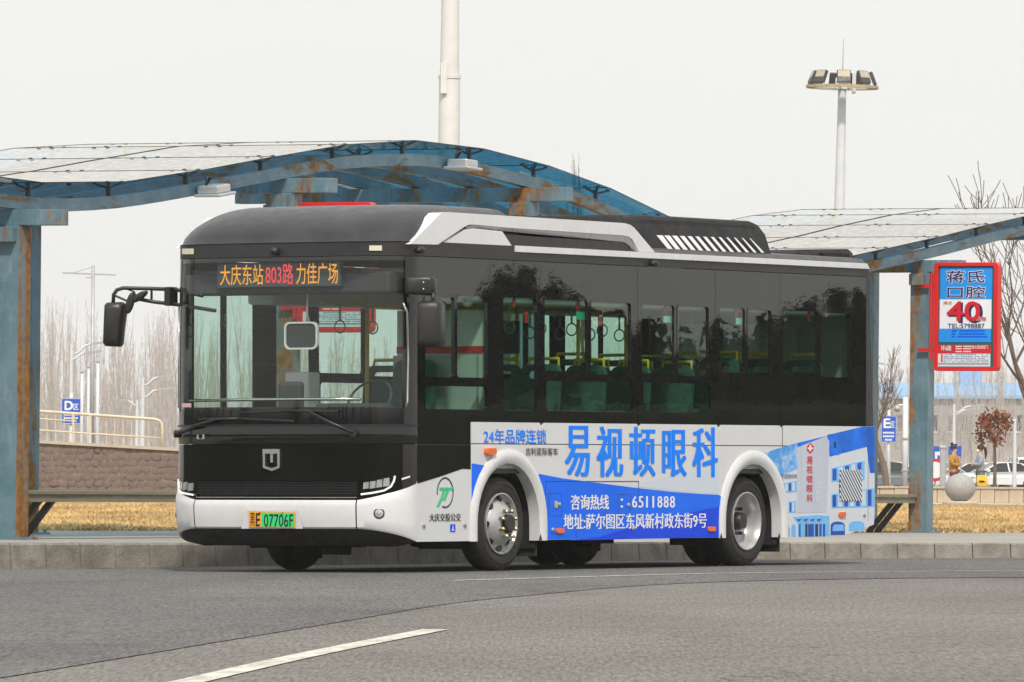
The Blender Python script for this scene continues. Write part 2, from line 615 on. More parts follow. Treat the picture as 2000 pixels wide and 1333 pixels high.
blades(60000, 1640, 2060, 94, 190)
tag(gb.build('dry_grass', m_dry, recalc=False), 'short straw-coloured dry grass covering the lawn behind the pavement', 'grass', kind='stuff')
# ================================================================== BUS
FX, FY = -0.5151, -0.8571                          # the way the bus faces
BO = Vector((-1.0626, 68.162, 0.0))                # ground under the front axle
bus = empty('city_bus', BO, math.atan2(FY, FX))
tag(bus, 'black and white electric city bus with blue eye-clinic advert pulling out from the kerb', 'bus')
HW = 1.2                                           # half width
def to_local(w):
    v = w - BO
    return (v.x * FX + v.y * FY, -v.x * FY + v.y * FX, v.z)
def S(px, py, Y=HW):
    """X, Z on the plane at distance Y left of the bus's centre line"""
    k = (px - 1000) / F_PX
    d = (Y - (FY * BO.x - FX * BO.y)) / (-FY * k + FX)
    l = to_local(P(px, py, d))
    return l[0], l[2]
def SX(px, Y=HW): return S(px, 800, Y)[0]
def side(u, v, w): return (u, w, v)                # plate frame: X, Z, depth
def far_side(u, v, w): return (u, -w, v)
def side_txt(off):
    return lambda u, v, w: (-u, HW + off + w, v)

# ---- curved nose
NX0, NX1, RAKE = 1.52, 0.44, 0.065
_arc = [(0.0, 0.0)]
_prev = (0.0, 1.0)
for i in range(1, 1201):
    th = math.pi / 2 * i / 1200
    y, c = HW * math.sqrt(math.sin(th)), math.cos(th)
    _arc.append((_arc[-1][0] + math.hypot(y - _prev[0], (c - _prev[1]) * NX1), th))
    _prev = (y, c)
ARCL = _arc[-1][0]
def theta(u):
    s = abs(u) * ARCL
    lo, hi = 0, 1200
    while hi - lo > 1:
        m_ = (lo + hi) // 2
        if _arc[m_][0] <= s: lo = m_
        else: hi = m_
    f = (s - _arc[lo][0]) / max(1e-9, _arc[hi][0] - _arc[lo][0])
    return _arc[lo][1] + (_arc[hi][1] - _arc[lo][1]) * min(1, f)
def nose(u, z, off=0.0):
    def pt(uu):
        uu = max(-1.0, min(1.0, uu))
        th = theta(uu)
        return NX0 + NX1 * math.cos(th), math.copysign(HW * math.sqrt(math.sin(th)), uu)
    x, y = pt(u)
    a, b = pt(u - 0.01), pt(u + 0.01)
    tx, ty = b[0] - a[0], b[1] - a[1]
    l = math.hypot(tx, ty)
    nx, ny = ty / l, -tx / l
    k = max(0.0, (z - 1.2) / 1.6)
    fx = (x - NX0) / NX1
    return Vector((x - RAKE * k * k * fx + nx * off, y + ny * off, z))
def FU(px, py):
    """arc position and height on the near face of the nose seen at a pixel"""
    def err(u):
        z = 1.5
        for _ in range(2):
            p = nose(u, z)
            w = (BO.x + p.x * FX - p.y * FY, BO.y + p.x * FY + p.y * FX)
            z = CAM_H + (HORIZON - py) * w[1] / F_PX
        return 1000 + w[0] * F_PX / w[1] - px, z
    lo, hi = -.90, 1.0
    if err(lo)[0] > 0: return lo, err(lo)[1]
    for _ in range(16):
        m_ = (lo + hi) / 2
        if err(m_)[0] > 0: hi = m_
        else: lo = m_
    return hi, err(hi)[1]
def as_fn(v): return v if callable(v) else (lambda u: v)
def patch(name, u0, u1, z0, z1, mat, off=0.0, thick=0.03, nu=32, nz=6, parent=None, bulge=0.0):
    z0, z1 = as_fn(z0), as_fn(z1)
    outer, inn = [], []
    for j in range(nz + 1):
        ro, ri = [], []
        for i in range(nu + 1):
            u = u0 + (u1 - u0) * i / nu
            z = z0(u) + (z1(u) - z0(u)) * j / nz
            bl = bulge * math.sin(math.pi * j / nz) ** 0.5 if bulge else 0
            ro.append(nose(u, z, off + bl))
            ri.append(nose(u, z, off - thick))
        outer.append(ro); inn.append(ri)
    mb = MB()
    if thick <= 0:
        mb.grid(outer)
        return mb.build(name, mat, parent or bus, smooth=True, recalc=False)
    mb.grid(outer); mb.grid(inn)
    ring_o = outer[0] + [r[-1] for r in outer[1:]] + outer[-1][-2::-1] + [r[0] for r in outer[-2:0:-1]]
    ring_i = inn[0] + [r[-1] for r in inn[1:]] + inn[-1][-2::-1] + [r[0] for r in inn[-2:0:-1]]
    mb.grid([ring_o, ring_i], closed=True)
    me = mb.build(name, mat, parent or bus, smooth=True, recalc=False)
    bm = bmesh.new(); bm.from_mesh(me.data)
    bmesh.ops.remove_doubles(bm, verts=bm.verts, dist=1e-5)
    bmesh.ops.recalc_face_normals(bm, faces=bm.faces)
    bm.to_mesh(me.data); bm.free()
    me.data.set_sharp_from_angle(angle=R(35))
    return me
def on_nose(pts, off):
    return [nose(*FU(px, py), off) for px, py in pts]

# ---- materials
m_black = M('black gloss paint', (0.005, 0.005, 0.0055), 0.07, var=0.1, scale=2, coat=0.2, dirt=(0.08, 0.07, 0.06), dirt_amt=0.05, dirt_scale=2.5)
m_bglass = M('black window band', (0.007, 0.007, 0.0075), 0.008, var=0.0, bump=0.02, bscale=1.3, stretch=(1, 1, 2.2), spec=0.62)
m_satin = M('satin black plastic', (0.014, 0.014, 0.0155), 0.40, var=0.15, scale=6, dirt=(0.12, 0.11, 0.10), dirt_amt=0.10, dirt_scale=3)
m_cowl = M('dusty black roof', (0.020, 0.021, 0.025), 0.33, var=0.2, scale=4, dirt=(0.14, 0.13, 0.125), dirt_amt=0.22, dirt_scale=2, bump=0.08, bscale=60)
m_pod = M('matte black plastic', (0.020, 0.020, 0.022), 0.6, var=0.15, scale=5, spec=0.2, dirt=(.10, .095, .09), dirt_amt=.15, dirt_scale=3)
m_under = M('underbody black', (0.012, 0.012, 0.012), 0.8, var=0.3, scale=5)
m_rubber = M('black rubber', (0.018, 0.0175, 0.017), 0.75, var=0.25, scale=8)
m_white = M('white body paint', (0.65, 0.66, 0.68), 0.28, var=0.03, scale=2, coat=0.3, dirt=(0.42, 0.39, 0.35), dirt_amt=0.30, dirt_scale=1.6)
m_vinyl = M('white advert vinyl', (0.61, 0.625, 0.65), 0.38, var=0.02, scale=2, dirt=(0.45, 0.43, 0.40), dirt_amt=0.16, dirt_scale=1.4)
m_blue = M('deep blue print', (0.002, 0.135, 0.86), 0.42, var=0.10, scale=1.2, dirt=(0.03, 0.12, 0.6), dirt_amt=0.25, spec=0.2)
m_blue2 = M('darker blue print', (0.002, 0.055, 0.70), 0.42, var=0.10, scale=1.2, spec=0.2)
m_btxt = M('bright blue lettering', (0.001, 0.215, 0.95), 0.45, var=0.04, spec=0.15)
m_pale = M('pale blue print', (0.54, 0.61, 0.69), 0.38, var=0.03)
m_wtxt = M('white lettering', (0.76, 0.76, 0.77), 0.38, var=0.02)
m_navy = M('navy ink', (0.012, 0.014, 0.060), 0.4, var=0.0)
m_ink = M('black ink', (0.010, 0.010, 0.012), 0.45, var=0.0)
m_chrome = M('polished steel', (0.62, 0.62, 0.62), 0.22, metal=1.0, var=0.08, scale=9)
m_steel = M('painted wheel steel', (0.46, 0.46, 0.47), 0.34, metal=0.45, var=0.12, scale=7, dirt=(0.12, 0.10, 0.08), dirt_amt=0.45, dirt_scale=5)
m_brass = M('brassy nuts', (0.42, 0.37, 0.24), 0.35, metal=0.8, var=0.2, scale=30)
m_orange = M('orange lens', (0.80, 0.14, 0.01), 0.2, var=0.05, coat=0.4)
m_lens = M('clear lens', (0.55, 0.58, 0.60), 0.08, metal=0.5, var=0.2, scale=25, coat=0.8)
m_drl = emis('daytime light strip', (1.0, 1.0, 1.0), 1.0)
m_glass_side = thin_glass('green tinted side glass', (0.60, 0.79, 0.69), 1.75, wobble=0.0012)
m_glass_front = thin_glass('windscreen glass', (0.86, 0.91, 0.90), 1.45, dirt=0.018)
m_wframe = M('black window frame', (0.010, 0.010, 0.011), 0.3, var=0.1)
m_int_dark = M('dark interior trim', (0.045, 0.047, 0.050), 0.7, var=0.1)
m_int_grey = M('grey interior trim', (0.42, 0.45, 0.43), 0.6, var=0.08)
m_int_light = M('pale interior panel', (0.66, 0.68, 0.66), 0.5, var=0.05)
m_seat = M('teal seat fabric', (0.03, 0.10, 0.085), 0.8, var=0.25, scale=20)
m_yellow = M('yellow grab rail', (0.72, 0.50, 0.02), 0.4, var=0.05)
m_red = M('red enamel', (0.62, 0.02, 0.02), 0.35, var=0.08)

# ---- left side, upper band: panels with window openings
ZB, ZT = S(1300, 829)[1], 2.735                     # bottom and top of the black window band
seams = [815, 957, 1055, 1245, 1397, 1523, 1692]
wins = {0: [(829, 887, 579, 738, 1), (893, 952, 579, 738, 0), (830, 952, 755, 800, 0)],
        1: [(983, 1049, 582, 802, 0)],
        2: [(1064, 1148, 587, 726, 0), (1153, 1232, 590, 733, 1), (1067, 1236, 746, 804, 0)],
        3: [(1254, 1317, 596, 730, 0), (1323, 1384, 598, 736, 1), (1257, 1388, 749, 806, 0)],
        4: [(1406, 1455, 602, 728, 0), (1460, 1506, 605, 738, 1)],
        5: [(1530, 1597, 608, 728, 0), (1602, 1660, 611, 738, 1)]}
GAP = 0.006
for k in range(6):
    xa, xb = SX(seams[k]) - GAP / 2, SX(seams[k + 1]) + GAP / 2
    if k == 0: xa = NX0 - 0.004
    zb = ZB + 0.004
    outer = [(xa, zb), (xa, ZT), (xb, ZT), (xb, zb)]
    if k == 0:
        zb = S(860, 868)[1] + 0.006
        xm = SX(919)
        outer = [(xa, zb), (xa, ZT), (xb, ZT), (xb, ZB + 0.004), (xm, ZB + 0.004), (xm, zb)]
    holes = []
    for (a, b, c, d, sl) in wins[k]:
        x0, z1 = S(a, c); x1, z0 = S(b, d)
        z1 = (z1 + S(b, c)[1]) / 2; z0 = (z0 + S(a, d)[1]) / 2
        holes.append((rrect(x1, x0, z0, z1, 0.035), sl, x0, x1, z0, z1))
    mb = MB().plate(outer, [h[0] for h in holes], side, HW - 0.03, HW)
    pan = mb.build('window_panel', m_bglass, bus)
    fholes = holes
    if k == 0:                                       # folding entrance door on the kerb side
        dxa, dxb = xa - .10, xb + .12
        fholes = [(rrect(dxm, dxn, .98 if False else zb + .06, 2.50, .05), 0, dxn, dxm, zb + .06, 2.50) for dxm, dxn in ((dxb, (dxa + dxb) / 2 - .03), ((dxa + dxb) / 2 + .03, dxa))]
    mb = MB().plate([(p[0], p[1]) for p in ([(xa, zb), (xa, ZT), (xb, ZT), (xb, zb)])], [h[0] for h in fholes], far_side, HW - 0.03, HW)
    far = mb.build('window_panel', m_bglass, bus)
    for sgn, fr, par, hs in ((1, side, pan, holes), (-1, far_side, far, fholes)):
        for (poly, sl, x0, x1, z0, z1) in hs:
            g = MB().add([fr(x0 + .01, z0 - .01, HW - 0.012), fr(x1 - .01, z0 - .01, HW - 0.012), fr(x1 - .01, z1 + .01, HW - 0.012), fr(x0 + .01, z1 + .01, HW - 0.012)], [(0, 1, 2, 3) if sgn > 0 else (3, 2, 1, 0)])
            g.build('pane', m_glass_side, par, recalc=False)
            if sl:
                e = 0.028
                fmb = MB().plate(rrect(x1 - e, x0 + 0.012, z0 - e, z1 + 0.012, 0.04), [rrect(x1 + 0.004, x0 - 0.006, z0 + 0.004, z1 - 0.006, 0.03)], fr, HW - 0.02, HW + 0.005)
                fmb.build('slider_frame', m_bglass, par)
# cant rail and white gutter strip
XR = S(1704, 800)[0]
XRT = S(1692, 530)[0]
for sgn, fr in ((1, side), (-1, far_side)):
    MB().plate([(NX0, ZT + .006), (NX0, 2.862), (XRT, 2.862), (XRT, ZT + .006)], [], fr, HW - .03, HW).build('cant_rail', m_satin, bus)
    ga = SX(1005)
    gz0, gz1 = S(1300, 507)[1], S(1300, 495)[1]
    MB().plate([(ga, gz0), (ga, gz1), (XRT + .02, gz1 - .004), (XRT - .03, gz1 - .05), (XRT - .03, gz0)], [], fr, HW - .06, HW + .022).build('gutter_strip', m_white, bus, bevel=0.006)
# rear pillar and rear wall
m_rear = m_black
rp = MB()
rp.plate([(XRT - .004, ZT + .13), (XRT - .05, ZT + .10), (S(1706, 833)[0], ZB), (SX(1690) - .004, ZB)], [], side, HW - .05, HW - .001)
rp.build('rear_pillar', m_satin, bus)
rw = MB()
rw.grid([[(XRT - .03, -HW + .02, 2.84), (XRT - .06, -.6, 2.86), (XRT - .06, .6, 2.86), (XRT - .03, HW - .02, 2.84)],
         [(XR - .02, -HW + .02, 1.3), (XR - .06, -.6, 1.3), (XR - .06, .6, 1.3), (XR - .02, HW - .02, 1.3)],
         [(XR - .03, -HW + .02, .36), (XR - .07, -.6, .36), (XR - .07, .6, .36), (XR - .03, HW - .02, .36)]])
rw.build('rear_wall', m_white, bus, recalc=False)

# ---- left side, lower panels
ARCH_F, ARCH_R = (0.0, 0.42), (SX(1462, 1.15), 0.42)
ZS = 0.272                                          # sill
def arch(cx, cz, r, z0, n=18):
    """from rear foot over the top to the front foot (X rising)"""
    pts = [(cx - r, z0)]
    for i in range(n + 1):
        a = math.pi - math.pi * i / n
        pts.append((cx + r * math.cos(a), cz + r * math.sin(a)))
    return pts + [(cx + r, z0)]
ZM = S(1200, 869)[1]                                # belt joint
RO, RI = 0.655, 0.53
XREAR_LOW = S(1700, 1000)[0]
lower = [(NX0, ZS + 0.0), (NX0, ZM - .004), (XR, ZM - .004), (XREAR_LOW - .02, 0.52), (S(1660, 1040)[0], ZS + .02), (S(1600, 1049)[0], ZS)]
lower += arch(*ARCH_R, RO - .03, ZS) + arch(*ARCH_F, RO - .03, ZS)
MB().plate(lower, [], side, HW - .03, HW).build('lower_panel', m_vinyl, bus)
MB().plate(lower, [], far_side, HW - .03, HW).build('lower_panel', m_vinyl, bus)
# strip between belt joint and windows, in pieces with nicked corners
cuts = [920, 1058, 1248, 1404, 1527, 1705]
for i in range(5):
    xa, xb = SX(cuts[i]) - .005, SX(cuts[i + 1]) + .005
    c = 0.035
    poly = [(xa, ZM + .004), (xa, ZB - c), (xa - c, ZB), (xb + c, ZB), (xb, ZB - c), (xb, ZM + .004)]
    if i == 0: poly[1:3] = [(xa, ZB)]
    MB().plate(poly, [], side, HW - .03, HW + .001).build('belt_panel', m_vinyl, bus)
MB().plate([(NX0, ZM + .004), (NX0, ZB), (XR, ZB), (XR, ZM + .004)], [], far_side, HW - .03, HW).build('belt_panel', m_vinyl, bus)
MB().plate([(NX0, ZM - .01), (NX0, ZB + .02), (XR, ZB + .02), (XR, ZM - .01)], [], side, HW - .05, HW - .032).build('belt_backing', m_under, bus)
# driver's side front panel: black above the white sweep
bx = SX(919)
pts = [S(815, 945), S(860, 931), S(903, 916), S(919, 917)]
poly = [(NX0, pts[0][1])] + pts[1:] + [(bx, ZM + .001), (NX0, ZM + .001)]
MB().plate(poly, [], side, HW, HW + .003).build('black_sweep', m_black, bus)
# joints and hatch outlines (thin dark grooves as raised rubber seams)
def groove(name, pts, w=.006, off=.0035, mat=m_rubber):
    mb = MB()
    for p, q in zip(pts, pts[1:]):
        (x0, z0), (x1, z1) = S(*p), S(*q)
        mb.beam((x0, HW + off - .002, z0), (x1, HW + off - .002, z1), w, .004, up=(0, 1, 0))
    return mb.build(name, mat, bus)
groove('panel_joint', [(816, 869), (919, 869.4)])
groove('panel_joint', [(1528, 836), (1528, 1050)])
groove('panel_joint', [(1695, 834), (1695, 1018)])
groove('hatch_outline', [(1065, 1050), (1065, 941), (1247, 940.5), (1247, 990)])
groove('hatch_outline', [(1071, 964), (1096, 964), (1096, 1008), (1071, 1008), (1071, 964)], .004)
groove('hatch_outline', [(1207, 966), (1230, 966), (1230, 1009), (1207, 1009), (1207, 966)], .004)
groove('hatch_outline', [(1125, 1012), (1125, 1055)], .004)
groove('hatch_outline', [(1622, 849), (1616, 850), (1616, 888), (1638, 889)], .005)
# blue waves of the advert
def decal(name, pts, mat, off):
    return MB().plate([S(*p) for p in pts], [], side, HW + off - .002, HW + off).build(name, mat, bus)
def flare_edge(cx, side_sign, zs, r=RO - .012, n=6):
    """points down the flare from height zs to the sill, on the given side"""
    res = []
    for i in range(n + 1):
        z = zs + (ZS + .004 - zs) * i / n
        x = math.sqrt(max(0, r * r - max(0, z - .42) ** 2))
        res.append((cx + side_sign * x, z))
    return res
top = [S(x, y) for x, y in ((1053, 926), (1100, 935), (1170, 944), (1240, 953), (1310, 961), (1370, 965.5), (1404, 967))]
zr = top[-1][1]
poly = top + flare_edge(ARCH_R[0], +1, zr - .02) + list(reversed(flare_edge(0.0, -1, top[0][1] - .02)))
MB().plate(poly, [], side, HW + .001, HW + .003).build('blue_wave', m_blue, bus)
poly = [S(1403, 990), S(1340, 1003), S(1270, 1020), S(1215, 1036), S(1170, 1049), S(1110, 1056.0)] + [(S(1403, 1051)[0], ZS + .003)]
MB().plate(poly, [], side, HW + .0035, HW + .0045).build('dark_blue_wave', m_blue2, bus)
poly = [S(1404, 912), S(1360, 920), S(1310, 928), S(1250, 944), S(1240, 950.5), S(1310, 959), S(1370, 964), S(1404, 965)]
MB().plate(poly, [], side, HW + .001, HW + .002).build('pale_blue_wave', m_pale, bus)
poly = [S(921, 905.5), S(944, 909)]
fl = flare_edge(0.0, +1, poly[1][1])
poly = [poly[0], poly[1]] + fl + [(S(921, 1000)[0], ZS + .004)]
MB().plate(poly, [], side, HW + .001, HW + .003).build('blue_strip', m_blue, bus)
# wheel-arch flares
for (cx, cz), X0 in ((ARCH_F, 0), (ARCH_R, 1)):
    for fr in (side, far_side):
        outer = arch(cx, cz, RO, ZS - .004)
        inn = list(reversed(arch(cx, cz, RI, ZS - .004)))
        mb = MB()
        no = len(outer)
        def ring(rad, w):
            return [fr(p[0], p[1], w) for p in arch(cx, cz, rad, ZS - .004)]
        mb.grid([ring(RO, HW - .01), ring(RO, HW + .014), ring(RO - .03, HW + .03), ring(RI + .04, HW + .03), ring(RI, HW + .008), ring(RI, HW - .10)])
        mb.build('wheel_arch', m_white, bus, smooth=True, auto=40)
        MB().grid([[fr(p[0], p[1], w) for p in arch(cx, cz, RI + .02, .2)] for w in (HW - .05, .62)]).build('wheel_housing', m_under, bus, recalc=False)
        MB().add([fr(p[0], p[1], .63) for p in arch(cx, cz, RI + .02, .2)], [tuple(range(21))]).build('wheel_housing', m_under, bus, recalc=False)
# warning triangles on the flare feet
for px, py in ((1055.5, 1049), (1408.5, 1047), (1521.5, 1046)):
    (x, z) = S(px, py, HW + .03)
    MB().add([(x + .03, HW + .0315, z - .03), (x - .03, HW + .0315, z - .03), (x, HW + .0315, z + .03)], [(0, 1, 2)]).build('triangle_mark', m_ink, bus, recalc=False)

# ---- lettering on the side
def line(name, body, x0, y0, x1, y1, mat, bold=0.0, song=0.0, off=.0055):
    """text between photograph columns x0..x1 and rows y0 (top)..y1 (bottom) at the left end"""
    xa, za = S(x0, y0); xb, zb = S(x1, y1)
    zt, zl = (za + S(x1, y0)[1]) / 2, (S(x0, y1)[1] + zb) / 2
    mb = text_fit(MB(), body, side_txt(off), -xa, -xb, zl, zt, bold, song)
    return mb.build(name, mat, bus, recalc=False)
line('slogan_lettering', '24年品牌连锁', 944, 839, 1066, 867, m_btxt, 0.008)
for ch_, xa_, xb_, ya_, yb_ in (('易', 1103, 1151, 832, 931), ('视', 1165, 1216, 833, 932), ('顿', 1229, 1279, 834, 931), ('眼', 1293, 1340, 840, 932), ('科', 1352, 1401, 835, 932)):
    line('clinic_character', ch_, xa_ + 1, ya_, xb_ - 1, yb_, m_btxt, 0.0, 0.016)
line('maker_badge', '吉利星际客车', 1026, 875, 1089, 890, M('bronze badge', (0.10, 0.085, 0.06), 0.3, metal=0.6, var=0), 0.01)
line('hotline_lettering', '咨询热线', 1114, 967, 1188, 996, m_wtxt, 0.0, 0.006)
line('hotline_lettering', ':', 1211, 974, 1216, 992, m_wtxt)
for i_, ch_ in enumerate('6511888'):
    xo_ = 1234 + i_ * 12.3 + (2.2 if ch_ == '1' else 0)
    line('hotline_digit', ch_, xo_, 969.5, xo_ + (3.6 if ch_ == '1' else 9), 992, m_wtxt, 0.0, 0.0 if ch_ == '1' else 0.005)
line('address_lettering', '地址:萨尔图区东风新村政东街9号', 1100, 1003, 1379, 1033, m_wtxt, 0.0, 0.005)
line('operator_lettering', '大庆交投公交', 838, 1003, 899, 1018.5, m_ink, 0.0, 0.002)
# round operator emblem
ring = []
cx, cz = S(869, 962.5)
rx, rz = abs(SX(852.5) - SX(885)) / 2, (S(869, 932.5)[1] - S(869, 993)[1]) / 2
def ell(rr, a): return (cx - rx * rr * math.cos(a), HW + .004, cz + rz * rr * math.sin(a))
mb = MB()
mb.grid([[ell(1.0, R(-112 + 300 * i / 40)) for i in range(41)], [ell(0.90, R(-112 + 300 * i / 40)) for i in range(41)]])
mb.build('emblem_ring', m_navy, bus, recalc=False)
m_green = M('green emblem', (0.02, 0.52, 0.20), 0.4, var=0)
gpol = [[(858, 952.5), (886, 952.5), (886, 957), (877, 957), (869, 977), (864.5, 977), (872, 957.5), (869, 957.5), (863, 977), (857, 989), (852, 990), (860.5, 972), (865, 957.5), (858, 957)]]
decal('emblem_letters', gpol[0], m_green, .006)
decal('sticker', [(879, 1024.5), (889, 1024.5), (889, 1039.5), (879, 1039.5)], m_blue2, .003)
decal('sticker_mark', [(883.3, 1027), (884.7, 1027), (884.9, 1033), (887, 1037), (881, 1037), (883.1, 1033)], m_pale, .005)

# ---- clinic picture printed on the rear quarter
def Z3(x, y): return (1500 + x * 0.172549, 830 + y * 0.172549)     # picture sketch coordinates
m_sky1 = M('printed sky blue', (0.004, 0.14, 0.78), 0.42, var=0.5, scale=3.2, spec=0.2)
m_sky2 = M('printed cloudy blue', (0.05, 0.30, 0.74), 0.38, var=0.25, scale=4, dirt=(0.70, 0.80, 0.88), dirt_amt=0.95, dirt_scale=5.5)
m_wall = M('printed building white', (0.58, 0.63, 0.70), 0.38, var=0.03)
m_tower = M('printed tower grey', (0.48, 0.52, 0.62), 0.38, var=0.10, scale=7, stretch=(9, 1, .4))
m_lblue = M('printed light blue', (0.14, 0.46, 0.86), 0.38, var=0.08)
m_dblue = M('printed window blue', (0.005, 0.05, 0.40), 0.38, var=0.2)
m_pred = M('printed red', (0.62, 0.012, 0.02), 0.38, var=0.05)
def pic(name, pts, mat, off):
    P_ = [S(*Z3(*p)) for p in pts]
    return MB().plate(P_, [], side, HW + off - .0015, HW + off).build(name, mat, bus)
art = pic('advert_picture', [(-60, 318), (170, 250), (1060, 20), (1205, 20), (1205, 1000), (1195, 1130), (900, 1240), (500, 1270), (170, 1270), (165, 900), (140, 700), (60, 500), (-20, 390)], m_wall, .003)
def pp(name, pts, mat, off):
    o = pic(name, pts, mat, off); o.parent = art; return o
pp('printed_sky', [(-55, 318), (170, 250), (325, 205), (325, 500), (115, 585), (60, 490), (0, 400)], m_sky2, .0045)
pp('printed_sky', [(325, 207), (660, 125), (330, 255)], m_sky1, .0047)
pp('printed_sky', [(665, 118), (1060, 22), (1203, 22), (1203, 545), (1150, 548), (1115, 250), (695, 362)], m_sky1, .0045)
pp('printed_tower', [(325, 262), (655, 130), (690, 190), (660, 990), (325, 1000)], m_tower, .0049)
pp('printed_cross_badge', [(475, 205), (515, 250), (505, 300), (470, 328), (430, 290), (440, 235)], m_pred, .0065)
pp('printed_cross', [(463, 228), (480, 228), (480, 255), (502, 257), (500, 277), (480, 277), (478, 300), (462, 300), (462, 277), (443, 277), (444, 257), (463, 255)], m_wtxt, .0082)
for i, ch in enumerate('易视顿眼科'):
    x0, y0 = Z3(432, 360 + i * 107); x1, y1 = Z3(497, 445 + i * 107)
    o = line('printed_characters', ch, x0, y0, x1, y1, m_pred, 0.015, 0.0, .0068); o.parent = art
for i, ch in enumerate('门诊部'):
    x0, y0 = Z3(532, 650 + i * 82); x1, y1 = Z3(580, 718 + i * 82)
    o = line('printed_characters', ch, x0, y0, x1, y1, m_wtxt, 0.0, 0.0, .0068); o.parent = art
x0, y0 = Z3(118, 556); x1, y1 = Z3(322, 610)
o = line('printed_characters', '眼科连锁机构', x0, y0, x1, y1, m_navy, 0.0, 0.0, .0068); o.parent = art
def win(x0, y0, x1, y1, sk, n):
    pp('printed_window_surround', [(x0 - 10, y0 - 8 + sk * 0), (x1 + 10, y0 - 8 - sk), (x1 + 10, y1 + 14 - sk * .25), (x0 - 10, y1 + 14)], m_lblue, .0055)
    for i in range(n):
        a, b = i / n, (i + .62) / n
        xa, xb = x0 + (x1 - x0) * a, x0 + (x1 - x0) * b
        pp('printed_window', [(xa, y0 + 4 - sk * a), (xb, y0 + 4 - sk * b), (xb, y1 - sk * .2 * b), (xa, y1 - sk * .2 * a)], m_dblue if i % 2 == 0 else m_wall, .0068)
win(150, 680, 310, 755, 38, 4)
win(178, 890, 300, 985, 22, 4)
win(725, 500, 1078, 630, 85, 5)
win(725, 795, 1190, 930, 70, 7)
pp('printed_canopy', [(285, 1045), (560, 1022), (690, 1035), (690, 1060), (640, 1100), (330, 1110)], m_lblue, .0058)
for i in range(4): pp('printed_truss', [(310 + i * 75, 1075), (375 + i * 75, 1062), (350 + i * 75, 1095)], m_dblue, .0070)
pp('printed_entrance', [(335, 1112), (650, 1108), (690, 1062), (690, 1262), (335, 1268)], m_lblue, .0056)
for i, (a, b) in enumerate(((345, 362), (368, 400), (415, 440), (447, 512), (528, 560), (575, 600), (615, 640))):
    pp('printed_door', [(a, 1126), (b, 1122), (b, 1266), (a, 1267)], (m_dblue, m_lblue, m_navy, m_dblue, m_navy, m_dblue, m_dblue)[i], .0070)
def parch(cx, w, y0, y1, mat):
    pts = [(cx - w, y1)] + [(cx - w * math.cos(math.pi * i / 8), y0 + 45 - 45 * math.sin(math.pi * i / 8)) for i in range(9)] + [(cx + w, y1)]
    pp('printed_arch', pts, mat, .0056)
parch(205, 32, 1128, 1266, m_dblue); parch(285, 25, 1125, 1266, m_lblue); parch(785, 80, 1095, 1250, m_dblue); parch(1000, 88, 1088, 1200, m_lblue)
pp('printed_arch_glass', [(725, 1160), (745, 1130), (845, 1130), (855, 1150), (855, 1200), (725, 1205)], m_lblue, .0072)
# striped vent grille
gx0, gz1 = S(*Z3(803, 512)); gx1, gz0 = S(*Z3(1052, 862))
MB().box(gx1, gx0, HW + .002, HW + .010, gz0, gz1).build('vent_grille', m_ink, bus)
for i in range(-7, 9):
    x_ = 820 + i * 30
    seg = []
    a, b = (x_, 512), (x_ + 175, 862)
    if x_ < 803:
        if x_ + 175 <= 812: continue
        a = (803, 512 + (803 - x_) * 2)
    if x_ + 175 > 1052:
        if x_ >= 1040: continue
        b = (1052, 862 - (x_ + 175 - 1052) * 2)
    (xa, za), (xb, zb) = S(*Z3(*a)), S(*Z3(*b))
    MB().beam((xa, HW + .0115, za), (xb, HW + .0115, zb), .021, .005, up=(0, 1, 0)).build('vent_slat', m_wall, bus)
decal('vent_slot', [Z3(740, 195), Z3(764, 195), Z3(764, 262), Z3(740, 262)], m_ink, .007)
# side markers, locks
def puck(name, px, py, w, h, mat, d=.03):
    x, z = S(px, py)
    mb = MB().plate(rrect(x - w, x + w, z - h, z + h, min(w, h) * .7, 4), [], side, HW, HW + d)
    return mb.build(name, mat, bus, bevel=0.006)
puck('side_marker', 953.5, 882, .075, .028, m_orange, .045)
for px, py in ((1092, 1037), (1388, 1033.5), (1643, 1005)): puck('side_marker', px, py, .065, .022, m_orange, .02)
def lock(px, py):
    x, z = S(px, py)
    MB().lathe([(HW, .024), (HW + .012, .022), (HW + .016, .010), (HW + .016, 0.0001)], 14, 'Y', (x, 0, z)).build('panel_lock', m_chrome, bus, smooth=True, auto=30)
for px, py in ((827, 1026.5), (907, 1025.5), (1078, 1035.5), (1235, 1033), (1226, 987), (1091, 986), (1687, 1006)): lock(px, py)
puck('socket_cover', 1085, 986, .022, .032, M('yellowish cover', (.45, .42, .22), .4, var=0), .012)
# side cameras
def camera_pod(px, py):
    x, z = S(px, py)
    MB().sphere((x, HW + .02, z), .045, 12, 8, (1.25, .8, .7)).build('side_camera', m_satin, bus, smooth=True)
camera_pod(817, 489); camera_pod(1274, 515)
# ---- nose panels
def uz(px, py): return FU(px, py)
U_WL, U_WR = uz(352, 650)[0], uz(790, 650)[0]
ZW0, ZW1 = uz(560, 798)[1], uz(560, 503)[1]          # windscreen bottom / top
ZH = uz(560, 475)[1]                                 # top of the header
patch('header_panel', -1, 1, ZW1 + .006, ZH, m_satin, nz=2, nu=48)
glass = patch('windscreen', U_WL + .01, U_WR - .01, ZW0, ZW1, m_glass_front, off=-.006, thick=0, nu=40, nz=8)
patch('corner_pillar', -1, U_WL, ZW0 - .12, ZW1, m_black, nu=8)
patch('corner_pillar', U_WR, 1, ZW0 - .12, ZW1, m_black, nu=8)
